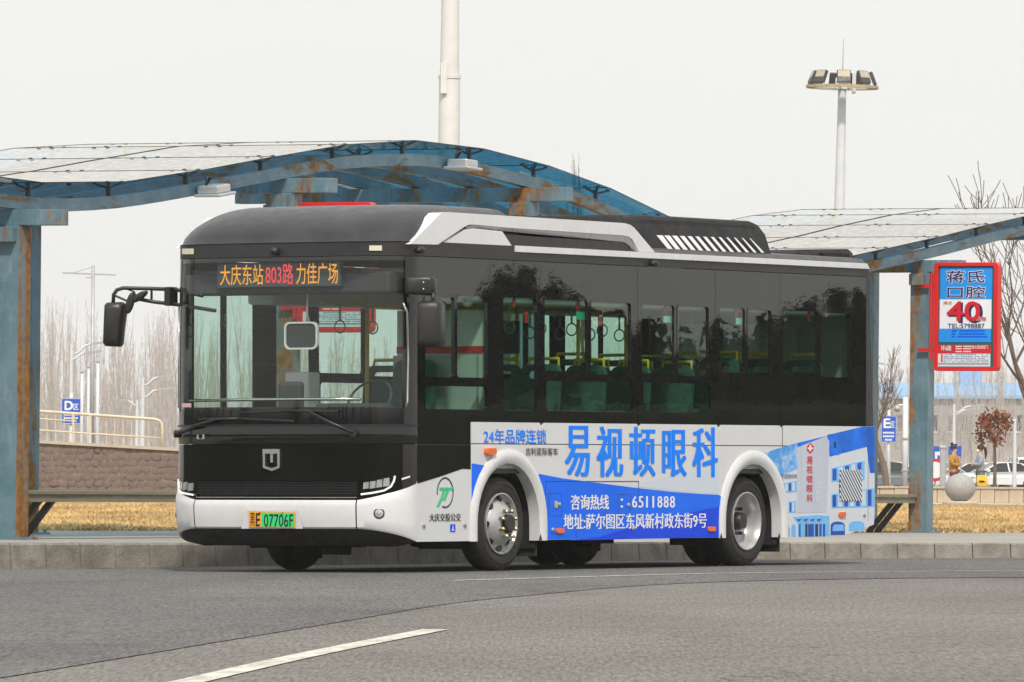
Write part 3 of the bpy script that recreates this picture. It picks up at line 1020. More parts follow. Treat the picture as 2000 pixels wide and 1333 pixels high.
# dark band at the top and bottom of the windscreen (frit)
patch('windscreen_band', U_WL, U_WR, ZW0 - .02, ZW0 + .012, m_black, off=-.008, thick=.01, nz=1)
patch('windscreen_band', U_WL, U_WR, ZW1 - .035, ZW1 + .002, m_black, off=-.008, thick=.01, nz=1)
# light strip down the side edge of the glass
edge = [(787, 592), (794, 610), (796, 700), (795, 785), (791, 796)]
mb = MB().tube([nose(*FU(*e), .006) for e in edge], .010, 6)
mb.build('glass_edge_trim', m_chrome, bus, smooth=True)
mb = MB().tube([nose(*FU(*e), .006) for e in ((347, 600), (345, 700), (343, 797))], .008, 6)
mb.build('glass_edge_trim', m_chrome, bus, smooth=True)
Z_TRIM = uz(560, 830)[1]
Z_SEAM = uz(560, 868)[1]
Z_GR1 = uz(540, 940)[1]
Z_GR0 = uz(540, 966)[1]
patch('wiper_panel', U_WL, U_WR, Z_TRIM + .003, ZW0 - .02, m_black, nz=3)
patch('corner_panel', -1, U_WL, Z_TRIM, ZW0 - .12, m_black, nz=2, nu=8)
patch('corner_panel', U_WR, 1, Z_TRIM, ZW0 - .12, m_black, nz=2, nu=8)
patch('trim_ridge', -1, 1, Z_TRIM - .012, Z_TRIM + .002, m_satin, off=.012, nz=1, nu=48)
patch('front_flap', -1, 1, Z_SEAM + .003, Z_TRIM - .014, m_black, nz=3, nu=48, bulge=.006)
patch('front_panel', -1, 1, Z_GR1, Z_SEAM - .003, m_black, nz=4, nu=48)
U_BL, U_BR = uz(383, 1000)[0], uz(697, 1000)[0]
# lower grille between the headlights
patch('grille_recess', U_BL, U_BR, Z_GR0 - .02, Z_GR1, m_under, off=-.035, thick=.02, nz=1)
for k in range(5):
    z = Z_GR0 + (Z_GR1 - Z_GR0) * (k + .5) / 5
    patch('grille_bar', U_BL, U_BR, z - .006, z + .004, m_satin, off=-.012, thick=.02, nz=1, nu=24)
patch('headlight_recess', U_BR, 1, Z_GR0 - .09, Z_GR1, m_black, off=-.01, nz=2, nu=12)
patch('headlight_recess', -1, U_BL, Z_GR0 - .09, Z_GR1, m_black, off=-.01, nz=2, nu=12)
# bumper in three pieces
ZBT = uz(540, 977)[1]; ZBB = uz(540, 1033)[1]
zc_top, zc_bot = S(815, 945)[1], ZS
def b_top(u):
    k = max(0, (abs(u) - U_BR) / (1 - U_BR))
    return ZBT + (zc_top - ZBT) * (k ** 1.2)
def b_bot(u):
    k = max(0, (abs(u) - U_BR) / (1 - U_BR))
    return ZBB + (zc_bot - ZBB) * (k ** 1.6)
def bumper(u0, u1, nu):
    rows_o = []
    for j, (f, off) in enumerate(((0, -.04), (0, -.005), (.06, .012), (.30, .020), (.78, .028), (.90, .022), (1.0, .008), (1.0, -.04))):
        row = []
        for i in range(nu + 1):
            u = u0 + (u1 - u0) * i / nu
            fade = 1 if abs(u) < .85 else max(0, 1 - (abs(u) - .85) / .15)
            row.append(nose(u, b_bot(u) + (b_top(u) - b_bot(u)) * f, off * (fade if off > 0 else 1)))
        rows_o.append(row)
    mb = MB().grid(rows_o)
    o = mb.build('bumper', m_white, bus, smooth=True, recalc=False)
    o.data.set_sharp_from_angle(angle=R(40))
    return o
bumper(U_BL + .004, U_BR - .004, 30)
bumper(U_BR + .004, 1.0, 16)
bumper(-1.0, U_BL - .004, 16)
# thin bright line above the bumper and the black gap
patch('bumper_trim', U_BL, U_BR, ZBT + .018, ZBT + .026, m_chrome, off=.004, nz=1, thick=.02)
# lower lip, swept back under the bumper
lip = []
for f, off, dz in ((0, -.02, 0.01), (.25, -.03, 0), (1, -.22, 0)):
    row = []
    for i in range(41):
        u = -1 + 2 * i / 40
        z = b_bot(u) + (max(.23, b_bot(u) - .15) - b_bot(u)) * f
        row.append(nose(u, z + dz, off))
    lip.append(row)
MB().grid(lip).build('bumper_lip', m_under, bus, smooth=True, recalc=False)
# headlights
def headlight(px_l, drl):
    path = [nose(*FU(*p), .006) for p in drl]
    hr = empty('headlight'); hr.parent = bus
    MB().tube(path, .0085, 8).build('light_strip', m_drl, hr, smooth=True)
    for (a, b, c, d) in px_l:
        pts = [nose(*FU(*q), .002) for q in ((a, d), (b, d - 1.5), (b + 1.5, c - 1.5), (a + 1, c))]
        bk = [p + Vector((-.03, 0, 0)) for p in pts]
        MB().add(pts + bk, [(0, 1, 2, 3), (4, 5, 1, 0), (5, 6, 2, 1), (6, 7, 3, 2), (7, 4, 0, 3)]).build('lamp_lens', m_lens, hr)
headlight([(709, 719, 943, 956), (722, 732, 941, 955), (735, 745, 938, 953), (748, 759, 935, 951)],
          [(705, 966), (728, 963), (750, 958.5), (763, 951), (769, 940), (771, 930)])
headlight([(338, 345, 939, 953), (347, 355, 941, 957), (357, 365, 943, 958), (367, 376, 945, 960)],
          [(334, 936), (336, 948), (343, 957), (356, 963), (378, 967)])
# fog lamps, badge, plate
def round_on_nose(name, px, py, r, mat, off=.02, d=.02):
    p = nose(*FU(px, py), off)
    q = nose(*FU(px, py), off + d)
    return MB().tube([p, q, q + (q - p) * .2], [r, r, r * .6], 20).build(name, mat, bus, smooth=True, auto=40)
for px in (346, 740.5):
    round_on_nose('fog_lamp_ring', px, 1003, .048, m_satin, .012, .012)
    round_on_nose('fog_lamp', px, 1003, .036, m_lens, .020, .012)
def nose_poly(name, outer, holes, mat, off, thick=.012, mid=(535, 1000)):
    """flat badge standing on the nose, traced in pixels"""
    u0, z0 = FU(*mid)
    c = nose(u0, z0, off)
    n = (nose(u0, z0, off + .1) - c).normalized()
    t = Vector((-n.y, n.x, 0)).normalized()
    def fr(a, b, w): return c + t * a + Vector((0, 0, 1)) * b + n * w
    def loc(p):
        q = nose(*FU(*p), off) - c
        return (q.dot(t), q.z)
    return MB().plate([loc(p) for p in outer], [[loc(p) for p in h] for h in holes], fr, 0, thick).build(name, mat, bus), fr, loc
sh, _, _ = nose_poly('shield_badge', [(515, 877.5), (548.5, 877.5), (548.5, 914), (533, 920.5), (516, 914)], [[(520, 884), (544, 884), (544, 911), (533, 915), (520, 911)]], m_chrome, .002, .018, (532, 898))
s2, _, _ = nose_poly('badge_letter', [(520, 880), (545, 880), (545, 886.5), (535, 886.5), (535, 904), (530, 904), (530, 886.5), (520, 886.5)], [], m_chrome, .002, .015, (532, 898))
nose_poly('plate_recess', [(484, 996), (587, 996), (595, 1033), (475, 1033)], [], M('pale recess', (.55, .56, .62), .4, var=.05), .026, .004, (535, 1014))
_, fr_pl, loc_pl = nose_poly('number_plate', [(491, 998.5), (581.5, 1001), (581.5, 1031.5), (491, 1030)], [], M('plate yellow', (.80, .34, .01), .4, var=.04), .036, .006, (536, 1015))
nose_poly('plate_green_field', [(516, 1001.5), (580, 1002.5), (580, 1029.5), (516, 1028.8)], [], M('plate green', (.03, .62, .20), .4, var=.05, scale=6), .0425, .002, (536, 1015))
def plate_text(body, x0, y0, x1, y1, bold=0):
    a, b = loc_pl((x0, y1)), loc_pl((x1, y0))
    return text_fit(MB(), body, fr_pl, a[0], b[0], a[1], b[1], bold, 0, .0095).build('plate_characters', m_ink, bus, recalc=False)
plate_text('黑', 494, 1002, 503.5, 1028)
plate_text('E', 505.5, 1003, 513.5, 1028, .008)
plate_text('07706F', 521, 1005, 578, 1029, .006)
for p in ((513, 1000.5), (557, 1001.5), (513, 1029.5), (557, 1030)):
    round_on_nose('plate_screw', p[0], p[1], .009, m_chrome, .044, .004)
# marker lights and camera on the header
for (a, b, c, d) in ((359, 378, 486, 497), (722, 746, 480, 490)):
    pts = [nose(*FU(*q), .016) for q in ((a, d), (b, d), (b, c), (a, c))]
    bk = [nose(*FU(*q), -.02) for q in ((a, d), (b, d), (b, c), (a, c))]
    MB().add(pts + bk, [(0, 1, 2, 3), (4, 5, 1, 0), (5, 6, 2, 1), (6, 7, 3, 2), (7, 4, 0, 3)]).build('marker_light', M('cream lens', (.62, .60, .45), .25, var=.1, scale=20), bus)
cp = nose(*FU(540, 491), .03)
MB().sphere(cp, .042, 12, 8, (1.0, 1.0, .85)).build('front_camera', m_satin, bus, smooth=True)
# small emblem and vin sticker
nose_poly('small_badge', [(385, 849), (400, 849), (400, 858), (385, 858)], [], m_steel, .003, .002, (392, 853))
nose_poly('red_sticker', [(356, 788), (374, 788), (374, 796), (356, 796)], [], M('red white sticker', (.62, .42, .40), .5, var=.3, scale=60), -.003, .002, (365, 792))
nose_poly('trim_dash', [(784, 934.5), (800, 929.5), (800, 933), (784, 938)], [], m_wtxt, .002, .003, (792, 934))
# wipers
def wiper(arm, blade):
    w = empty('wiper'); w.parent = bus
    MB().tube([nose(*FU(*p), o) for p, o in arm], [.020, .016, .012, .010], 8).build('wiper_arm', m_satin, w, smooth=True)
    MB().tube([nose(*FU(*p), .022) for p in blade], .010, 6).build('wiper_blade', m_rubber, w, smooth=True)
    MB().tube([nose(*FU(*arm[0][0]), .0), nose(*FU(*arm[0][0]), .045)], .034, 14).build('wiper_pivot', m_satin, w, smooth=True, auto=40)
wiper([((693, 846), .035), ((650, 826), .05), ((607, 803), .045), ((560, 803), .035)], [(472, 807), (520, 805), (562, 803.5), (610, 803), (662, 804)])
wiper([((350, 848), .035), ((390, 832), .05), ((430, 819), .045), ((470, 818), .035)], [(391, 820), (430, 818), (475, 818), (520, 820.5), (577, 823)])

# ---- roof
def roof_row(inset_f, inset_s, z, xr, n=36):
    row = [(xr, -(HW - inset_s), z)]
    row += [(xr + (NX0 - inset_f - xr) * k / 6, -(HW - inset_s), z) for k in range(1, 6)]
    for i in range(n + 1):
        p = nose(-1 + 2 * i / n, z)
        row.append((p.x - inset_f, p.y * (HW - inset_s) / HW, z))
    row += [(xr + (NX0 - inset_f - xr) * (6 - k) / 6, HW - inset_s, z) for k in range(1, 6)]
    row += [(xr, HW - inset_s, z)]
    return row
XC = -0.25
rows = [roof_row(-.012, -.004, ZH + .004, XC)]
for k in range(0, 11):
    a = R(9 * k)
    rows.append(roof_row(.75 * (1 - math.cos(a)) ** .76, .02 + .30 * (1 - math.cos(a)) ** .76, ZH + .012 + .335 * math.sin(a), XC - .0 + (0.10 if k > 8 else 0)))
mb = MB().grid(rows)
n_ = len(rows[0])
mb.f.append(tuple(range(len(mb.v) - n_, len(mb.v))))
for side_i in (0,):
    col = [i * n_ for i in range(len(rows))] + [i * n_ + n_ - 1 for i in range(len(rows) - 1, -1, -1)]
    mb.f.append(tuple(col))
o = mb.build('roof_cowl', m_cowl, bus, smooth=True)
o.data.set_sharp_from_angle(angle=R(50))
# flat roof
rr = MB()
prof = [(-HW + .0, 2.862), (-HW + .05, 2.91), (-.9, 2.935), (0, 2.955), (.9, 2.935), (HW - .05, 2.91), (HW - .0, 2.862)]
rr.grid([[(x, y, z - (0 if x > -6 else .0)) for y, z in prof] for x in (NX0 - .3, XRT)])
rr.build('roof', m_cowl, bus, smooth=True, recalc=False)
# white fairing along the cant rail
def Z4(x, y): return (780 + x * .26, 390 + y * .26)
YF = HW + .01
def fair(pts, Y=YF): return [S(*Z4(*p), Y) for p in pts]
outer = fair([(80, 336), (315, 100), (345, 96), (375, 96), (1690, 178), (1735, 190), (1765, 212), (1922, 398), (1800, 392), (1750, 300), (1730, 284), (1690, 272), (800, 212), (560, 190), (520, 192), (488, 208), (290, 340)])
for fr in (side, far_side):
    MB().plate(outer, [], fr, HW - .12, YF).build('fairing', m_white, bus, bevel=.022)
    MB().plate(fair([(296, 340), (500, 222), (560, 216), (780, 240), (845, 338), (868, 384)], HW), [], fr, HW - .10, HW - .005).build('fairing_panel', m_white, bus, bevel=.008)
    MB().plate(fair([(798, 262), (1690, 322), (1730, 345), (1757, 388), (845, 332)], HW), [], fr, HW - .1, HW - .02).build('fairing_vent', m_satin, bus)
    # sloping inner lip of the fairing, in shade
    a = fair([(500, 206), (560, 192), (800, 213), (1690, 273), (1735, 290), (1800, 392)], YF)
    b = fair([(508, 224), (560, 216), (800, 240), (1690, 322), (1725, 345), (1757, 388)], HW - .03)
    MB().grid([[fr(p[0], p[1], YF - .001) for p in a], [fr(p[0], p[1], HW - .03) for p in b]]).build('fairing_lip', m_white, bus, recalc=False)
# low battery box, air-conditioning unit and rear unit on the roof
def Z7(x, y): return (780 + x * .48, 380 + y * .48)
def roof_box(name, prof_lo, prof_hi, y_lo, y_hi, mat, bev):
    lo = [S(*p, y_lo) for p in prof_lo]; hi = [S(*p, y_hi) for p in prof_hi]
    v = [(x, s * y, z) for s, y in ((1, 1),) for x, z, y in ()]
    mb = MB()
    n = len(prof_lo)
    ring_r = [(x, y, z) for (x, z), y in [(lo[0], y_lo)] + [(h, y_hi) for h in hi] + [(lo[-1], y_lo)]]
    ring_l = [(x, -y, z) for x, y, z in ring_r]
    mb.grid([ring_r, ring_l])
    mb.f.append(tuple(range(len(ring_r)))); mb.f.append(tuple(range(2 * len(ring_r) - 1, len(ring_r) - 1, -1)))
    return mb.build(name, mat, bus, bevel=bev)
roof_box('battery_box', [Z7(440, 130), Z7(905, 140)], [Z7(500, 92), Z7(520, 88), Z7(840, 82), Z7(915, 83)], 1.0, .95, m_pod, .02)
ac = roof_box('air_conditioner', [Z7(880, 245), Z7(1528, 264)], [Z7(925, 96), Z7(960, 83), Z7(1000, 82), Z7(1440, 108), Z7(1470, 122), Z7(1488, 160)], 1.10, .98, m_pod, .05)
# white slashes printed on the unit's side
def on_ac(px, py):
    f = max(0, min(1, (510 - py) / 90))
    Y = 1.10 - .12 * f + .008
    x, z = S(px, py, Y)
    return (x, Y, z)
m_slash = M('white slash print', (.74, .74, .76), .45, var=.03)
for i in range(13):
    f = i / 12
    xt, yt = 780 + (1045 + (1424 - 1045) * f) * .48, 380 + (166 + 12 * f) * .48
    xb, yb = 780 + (1100 + (1476 - 1100) * f) * .48, 380 + (228 + 9 * f) * .48
    w = 14.5 * (1 - f) ** 1.1 * .9 + 2.2
    q = [on_ac(xt, yt), on_ac(xt + w * .48 * 1.6, yt + .4), on_ac(xb + w * .48 * .6 + 3, yb + .4), on_ac(xb - 2, yb)]
    q = [Vector(p) + Vector((0, .004, 0)) for p in q]
    MB().add(q + [p - Vector((0, .01, 0)) for p in q], [(0, 1, 2, 3), (0, 4, 5, 1), (1, 5, 6, 2), (2, 6, 7, 3), (3, 7, 4, 0)]).build('slash_mark', m_slash, bus)
roof_box('rear_unit', [Z7(1588, 272), Z7(1858, 284)], [Z7(1605, 232), Z7(1625, 224), Z7(1830, 222), Z7(1846, 238)], .95, .88, m_pod, .02)
x0, z1 = S(*Z7(1722, 236), .94); x1, z0 = S(*Z7(1832, 268), .94)
MB().box(x1, x0, .90, .935, z0, z1).build('unit_grille', m_ink, bus)
for i in range(14):
    x = x1 + (x0 - x1) * (i + .5) / 14
    MB().box(x - .008, x + .006, .93, .945, z0, z1).build('unit_grille_bar', m_satin, bus)

# ---- wheels
tyre_prof = [(-.215, .27), (-.225, .30), (-.225, .36), (-.205, .402), (-.17, .418), (-.10, .42), (-.055, .418), (-.02, .404), (0, .365), (.004, .33), (-.002, .29), (-.016, .266)]
def build_wheel(name, Y, X, sgn, dish):
    w = empty(name, (X, sgn * Y, .42)); w.parent = bus
    if sgn < 0: w.rotation_euler = (0, 0, math.pi)
    t = MB().lathe(tyre_prof, 56, 'Y', closed=True).build('tyre', m_rubber, w, smooth=True, auto=50)
    # raised ribs of the sidewall
    MB().lathe([(.004, .345), (.008, .348), (.008, .352), (.003, .356)], 48, 'Y').build('sidewall_rib', m_rubber, t, smooth=True)
    if not dish:
        rim = MB().lathe([(-.02, .268), (.006, .272), (.008, .262), (-.03, .245), (-.045, .225), (-.02, .205), (.018, .175), (.045, .14), (.055, .115), (.055, .0001)], 40, 'Y').build('rim', m_steel, w, smooth=True, auto=50)
        MB().lathe([(.0555, .085), (.09, .082), (.10, .070), (.10, .0001)], 24, 'Y').build('hub_cap', m_satin, w, smooth=True, auto=40)
        for i in range(8):
            a = R(22.5 + 45 * i)
            MB().tube([(.118 * math.cos(a), .05, .118 * math.sin(a)), (.118 * math.cos(a), .085, .118 * math.sin(a)), (.118 * math.cos(a), .10, .118 * math.sin(a))], [.019, .019, .012], 6).build('wheel_nut', m_brass, w)
        for i in range(8):
            a = R(45 * i)
            c = Vector((.212 * math.cos(a), -.028, .212 * math.sin(a)))
            nrm = Vector((math.cos(a) * .62, .78, math.sin(a) * .62))
            MB().tube([c + nrm * .0, c + nrm * .022], [.027, .026], 12).build('hand_hole', m_ink, rim, smooth=True, auto=40)
    else:
        MB().lathe([(-.02, .268), (.006, .272), (.008, .262), (-.02, .248), (-.05, .236), (-.10, .228), (-.13, .214), (-.135, .19), (-.12, .17), (-.115, .13), (-.115, .0001)], 40, 'Y').build('rim', m_steel, w, smooth=True, auto=50)
        MB().lathe([(-.115, .085), (-.05, .08), (-.035, .07), (-.035, .0001)], 24, 'Y').build('hub_cap', m_satin, w, smooth=True, auto=40)
        for i in range(8):
            a = R(22.5 + 45 * i)
            MB().tube([(.122 * math.cos(a), -.12, .122 * math.sin(a)), (.122 * math.cos(a), -.075, .122 * math.sin(a))], .018, 6).build('wheel_nut', m_satin, w)
        MB().lathe([(y - .29, r) for y, r in tyre_prof], 40, 'Y', closed=True).build('inner_tyre', m_rubber, w, smooth=True, auto=50)
for sgn in (1, -1):
    build_wheel('front_wheel', 1.13, 0.0, sgn, False)
    build_wheel('rear_wheel', 1.13, ARCH_R[0], sgn, True)
for sgn in (1, -1):
    for cx in (-.58, ARCH_R[0] - .60):
        MB().box(cx - .015, cx, sgn * 1.14 - .15 if sgn > 0 else -1.14, 1.14 if sgn > 0 else -1.14 + .15, .13, .40).build('mud_flap', m_rubber, bus)
        MB().box(cx - .012, cx - .002, (.80 if sgn > 0 else -1.0), (1.0 if sgn > 0 else -.80), .13, .40).build('mud_flap', m_rubber, bus)
# underbody
for k, (a, b, z0) in enumerate(((.70, 1.50, .30), (-3.70, -.68, .34), (-6.6, -5.15, .38))):
    MB().box(a, b, -1.12, 1.12, z0, .86).build('underbody', m_under, bus)
MB().box(-6.6, 1.5, -.62, .62, .40, .86).build('chassis', m_under, bus)
MB().box(-.04, .04, -1.0, 1.0, .32, .46).build('front_axle', m_under, bus)
MB().box(ARCH_R[0] - .16, ARCH_R[0] + .16, -.95, .95, .28, .52).build('rear_axle', m_under, bus)
MB().box(-1.6, -.9, -.4, .5, .20, .36).build('motor_case', m_under, bus, bevel=.04)
for i in range(4):
    MB().box(-2.9 + i * .3, -2.75 + i * .3, .2, .9, .27, .40).build('pipe_bracket', m_under, bus, bevel=.02)
MB().box(1.0, 1.15, -.3, -.1, .12, .34).build('tow_bracket', m_under, bus)

# ---- interior
MB().box(-6.6, 1.62, -1.15, 1.15, .862, .90).build('cabin_floor', m_int_dark, bus)
MB().box(-6.6, 1.45, -1.16, 1.16, 2.60, 2.64).build('cabin_ceiling', m_int_grey, bus)
MB().box(-6.64, -6.6, -1.16, 1.16, .9, 2.62).build('cabin_back', m_int_grey, bus)
for sgn in (1, -1):
    MB().box(-6.58, 1.0, min(sgn * 1.10, sgn * 1.15), max(sgn * 1.10, sgn * 1.15), .905, 1.42).build('wall_lining', m_int_grey, bus)
    MB().box(-6.58, .6, min(sgn * .86, sgn * 1.15), max(sgn * .86, sgn * 1.15), 2.36, 2.595).build('air_duct', m_int_light, bus, bevel=.03)
MB().box(1.20, 1.78, -.98, .98, 1.0, 1.36).build('dashboard', m_int_dark, bus, bevel=.06)
MB().box(1.30, 1.55, .15, .85, 1.36, 1.47).build('instrument_hood', m_int_dark, bus, bevel=.05)
sw = MB().lathe([(-.015, .21), (0, .225), (.015, .21), (0, .195)], 32, 'X', (0, 0, 0), closed=True).build('steering_wheel', m_int_dark, bus, smooth=True)
sw.location = (1.18, .50, 1.50); sw.rotation_euler = (0, R(-35), 0)
def bus_seat(x, y, z, driver=False, face=1):
    s = empty('driver_seat' if driver else 'passenger_seat', (x, y, z)); s.parent = bus
    if face < 0: s.rotation_euler = (0, 0, math.pi)
    MB().box(-.22, .22, -.21, .21, .36, .45).build('seat_cushion', m_seat, s, bevel=.03)
    MB().plate(rrect(-.21, .21, .45, .94, .09, 4), [rrect(-.13, .13, .81, .88, .03)] if not driver else [], lambda u, v, w: (-.22 + w - (v - .45) * .14, u, v), 0, .06).build('seat_back', m_seat, s, bevel=.015)
    MB().box(-.12, .12, -.05, .05, 0, .36).build('seat_leg', m_int_dark, s)
    if not driver:
        MB().tube([(-.29, -.16, .90), (-.31, -.15, .99), (-.31, .15, .99), (-.29, .16, .90)], .016, 8).build('grab_handle', m_yellow, s, smooth=True)
bus_seat(.75, .55, .92, True)
for row, x in enumerate((-.95, -1.75, -2.55, -3.35, -4.2, -5.0, -5.8)):
    z = .90 if row < 4 else 1.0
    for y in (.82, .40) if row != 1 else (.82,): bus_seat(x, y, z)
    if row not in (2, 3):
        for y in (-.82,): bus_seat(x, y, z)
for (x, y) in ((-.4, .62), (-1.35, .22), (-2.2, .62), (-2.9, -.45), (-3.7, .25), (-4.6, -.25), (-.3, -.45), (-5.4, .25)):
    MB().tube([(x, y, .9), (x, y, 2.6)], .018, 10).build('grab_pole', m_yellow, bus, smooth=True)
for y in (.55, -.55):
    MB().tube([(.3, y, 2.38), (-6.2, y, 2.38)], .016, 8).build('ceiling_rail', m_yellow, bus, smooth=True)
    for i in range(10):
        x = .0 - i * .55
        h = empty('strap_handle', (x, y, 2.38)); h.parent = bus
        MB().box(-.012, .012, -.004, .004, -.16, 0).build('strap', m_int_grey, h)
        MB().lathe([(-.008, .055), (0, .062), (.008, .055), (0, .048)], 14, 'X', (0, 0, -.21), closed=True).build('ring', m_int_grey, h, smooth=True)
# partition behind the driver, fare box, screens
MB().box(.30, .34, .22, 1.08, .9, 1.9).build('driver_partition', m_int_grey, bus)
MB().box(.95, 1.15, -.40, -.15, .9, 1.75).build('fare_box', m_int_light, bus, bevel=.02)
MB().box(.22, .24, .20, 1.1, 1.0, 2.3).build('notice_board', m_int_light, bus)
MB().box(.235, .25, .2, 1.1, 1.92, 1.98).build('red_notice_stripe', m_red, bus)
for i, (y, c) in enumerate(((-.75, m_int_light), (-.30, m_int_light), (.1, m_int_grey))):
    MB().box(-6.55, -6.5, y, y + .4, 1.3, 2.3).build('rear_poster', c, bus)
MB().box(-2.0, -1.96, -.30, .12, 1.95, 2.25).build('ceiling_screen', m_int_dark, bus)
MB().tube([(1.55, .10, 2.55), (1.56, .10, 2.25), (1.56, .12, 2.18)], .010, 6).build('mirror_stem', m_int_light, bus, smooth=True)
MB().plate(rrect(-.17, .17, -.14, .10, .05, 4), [rrect(-.155, .155, -.125, .085, .045, 4)], lambda u, v, w: (1.56 + w, .05 + u, 2.08 + v), 0, .03).build('inside_mirror_rim', m_int_light, bus)
MB().plate(rrect(-.155, .155, -.125, .085, .045, 4), [], lambda u, v, w: (1.565 + w, .05 + u, 2.08 + v), 0, .012).build('inside_mirror', m_int_dark, bus)
MB().box(1.62, 1.70, -.12, .12, 1.36, 1.66).build('ticket_device', m_int_dark, bus, bevel=.03)
MB().tube([nose(*FU(358, 783), -.06), nose(*FU(470, 781), -.09), nose(*FU(600, 780), -.09), nose(*FU(700, 780), -.08)], .014, 8).build('windscreen_rail', m_chrome, bus, smooth=True)
bl = MB()
for (q, r_) in (((1.70, -.62, 1.37), .06), ((1.72, -.70, 1.36), .05)): bl.sphere(q, r_, 10, 6, (1, 1.6, .45))
bl.build('blue_cloth', M('blue cloth', (.02, .08, .5), .8, var=.2), bus, smooth=True)
wl_ = MB()
for (q, r_) in (((1.66, .52, 1.40), .06), ((1.68, .60, 1.385), .055), ((1.64, .45, 1.385), .045)): wl_.sphere(q, r_, 10, 6, (1, 1.3, .6))
wl_.build('white_cloth', M('white cloth', (.68, .68, .60), .85, var=.1), bus, smooth=True)
# destination display behind the windscreen
def disp_pt(px, py, X):
    k = (px - 1000) / F_PX
    # plane at local X
    A = (k * FX + FY); B = BO.x * FX + BO.y * FY
    d = (X + B) / A
    return Vector(to_local(P(px, py, d)))
XD = 1.80
a, b = disp_pt(424, 562, XD), disp_pt(664, 511, XD)
MB().box(XD - .06, XD - .004, a.y, b.y, a.z, b.z).build('destination_display', M('display face', (.055, .07, .085), .35, var=.1), bus)
m_led1, m_led2 = emis('amber leds', (1.0, .42, .06), .95), emis('red leds', (1.0, .10, .10), .85)
def dfn(u, v, w): return (XD + w, u, v)
def disp_text(name, body, x0, x1, y0, y1, mat, bold=.0):
    p, q = disp_pt(x0, y1, XD), disp_pt(x1, y0, XD)
    text_fit(MB(), body, dfn, p.y, q.y, p.z, q.z, bold, 0, .001).build(name, mat, bus, recalc=False)
disp_text('display_characters', '大庆东站', 430, 514, 517, 558, m_led1, .004)
disp_text('display_characters', '803路', 519, 573, 515, 557, m_led2, .008)
disp_text('display_characters', '力佳广场', 579, 660, 514, 556, m_led1, .004)
# header box above and the driver's fan pod
MB().box(1.35, 1.74, -1.05, 1.05, 2.42, 2.60).build('header_box', m_int_dark, bus, bevel=.02)
# warning stickers in the door window
dz = M('warning red', (.6, .03, .03), .5, var=0); dy = M('warning yellow', (.75, .5, .02), .5, var=0)

# ---- mirrors
mr = empty('far_mirror'); mr.parent = bus
def at_loc(px, py, d): return Vector(to_local(P(px, py, d)))
DM = 67.4
MB().tube([at_loc(420, 607, 66.9), at_loc(343, 595, DM), at_loc(300, 590, DM), at_loc(262, 583, DM)], .017, 8).build('mirror_arm', m_satin, mr, smooth=True)
MB().tube([at_loc(395, 578, 66.9), at_loc(343, 566, DM), at_loc(290, 564, DM), at_loc(240, 563, DM), at_loc(228, 567, DM), at_loc(222, 576, DM), at_loc(221, 592, DM)], .017, 8).build('mirror_arm', m_satin, mr, smooth=True)
MB().tube([at_loc(296, 565, DM), at_loc(296, 590, DM)], .012, 6).build('arm_brace', m_satin, mr)
MB().tube([at_loc(223, 577, DM), at_loc(248, 588, DM)], .012, 6).build('arm_brace', m_satin, mr)
q = [at_loc(326, 561, DM), at_loc(342, 598, DM)]
MB().box(min(q[0].x, q[1].x) - .05, max(q[0].x, q[1].x) + .05, min(q[0].y, q[1].y), max(q[0].y, q[1].y), q[1].z, q[0].z).build('mirror_bracket', m_satin, mr, bevel=.01)
def mirror_head(poly, d0, depth, parent, name='mirror_head'):
    """housing traced in pixels, with real depth along the bus"""
    pts = [at_loc(px, py, d0) for px, py in poly]
    c = sum(pts, Vector()) / len(pts)
    nrm = Vector((1, .25, 0)).normalized()
    rings = []
    for f, sc in ((-.5, .90), (-.42, .98), (-.1, 1.0), (.3, .97), (.45, .86), (.5, .7)):
        rings.append([c + (p - c) * sc + nrm * depth * f for p in pts])
    mb = MB().grid(rings, closed=True)
    n = len(pts)
    mb.f.append(tuple(range(n))); mb.f.append(tuple(range(len(mb.v) - n, len(mb.v))))
    return mb.build(name, m_satin, parent, smooth=True, auto=45)
mirror_head([(207, 596), (211, 591), (238, 590), (245, 594), (244, 612), (240, 640), (237, 673), (233, 678), (208, 677), (204, 671), (205, 640)], DM, .16, mr)
for (cx, cy, ang, rx_, ry_) in ((254, 592, 14, 7, 22), (272, 580, 55, 6.5, 19)):
    pts = []
    for i in range(18):
        t = 2 * math.pi * i / 18
        dx, dy = rx_ * math.cos(t), ry_ * math.sin(t)
        a = R(ang)
        pts.append((cx + dx * math.cos(a) - dy * math.sin(a), cy + dx * math.sin(a) + dy * math.cos(a)))
    mirror_head(pts, DM - .05, .05, mr, 'round_mirror')
MB().tube([at_loc(250, 566, DM), at_loc(262, 570, DM), at_loc(266, 580, DM)], .008, 6).build('arm_brace', m_satin, mr, smooth=True)
ml = empty('near_mirror'); ml.parent = bus
DN = 66.05
mirror_head([(793, 545), (797, 541), (846, 540), (851, 545), (851, 574), (846, 578), (797, 575), (793, 571)], DN, .12, ml, 'mirror_bracket')
MB().tube([at_loc(846, 572, DN - .03), at_loc(846, 595, DN - .03)], .020, 8).build('mirror_arm', m_satin, ml, smooth=True)
mirror_head([(819, 593), (824, 588), (858, 587), (865, 594), (866, 640), (866, 674), (861, 679), (823, 679), (818, 672)], DN - .04, .16, ml)
for px, py in ((827, 552), (827, 565)):
    p = at_loc(px, py, DN - .12)
    MB().sphere(p, .009, 8, 6).build('bolt', m_chrome, ml, smooth=True)
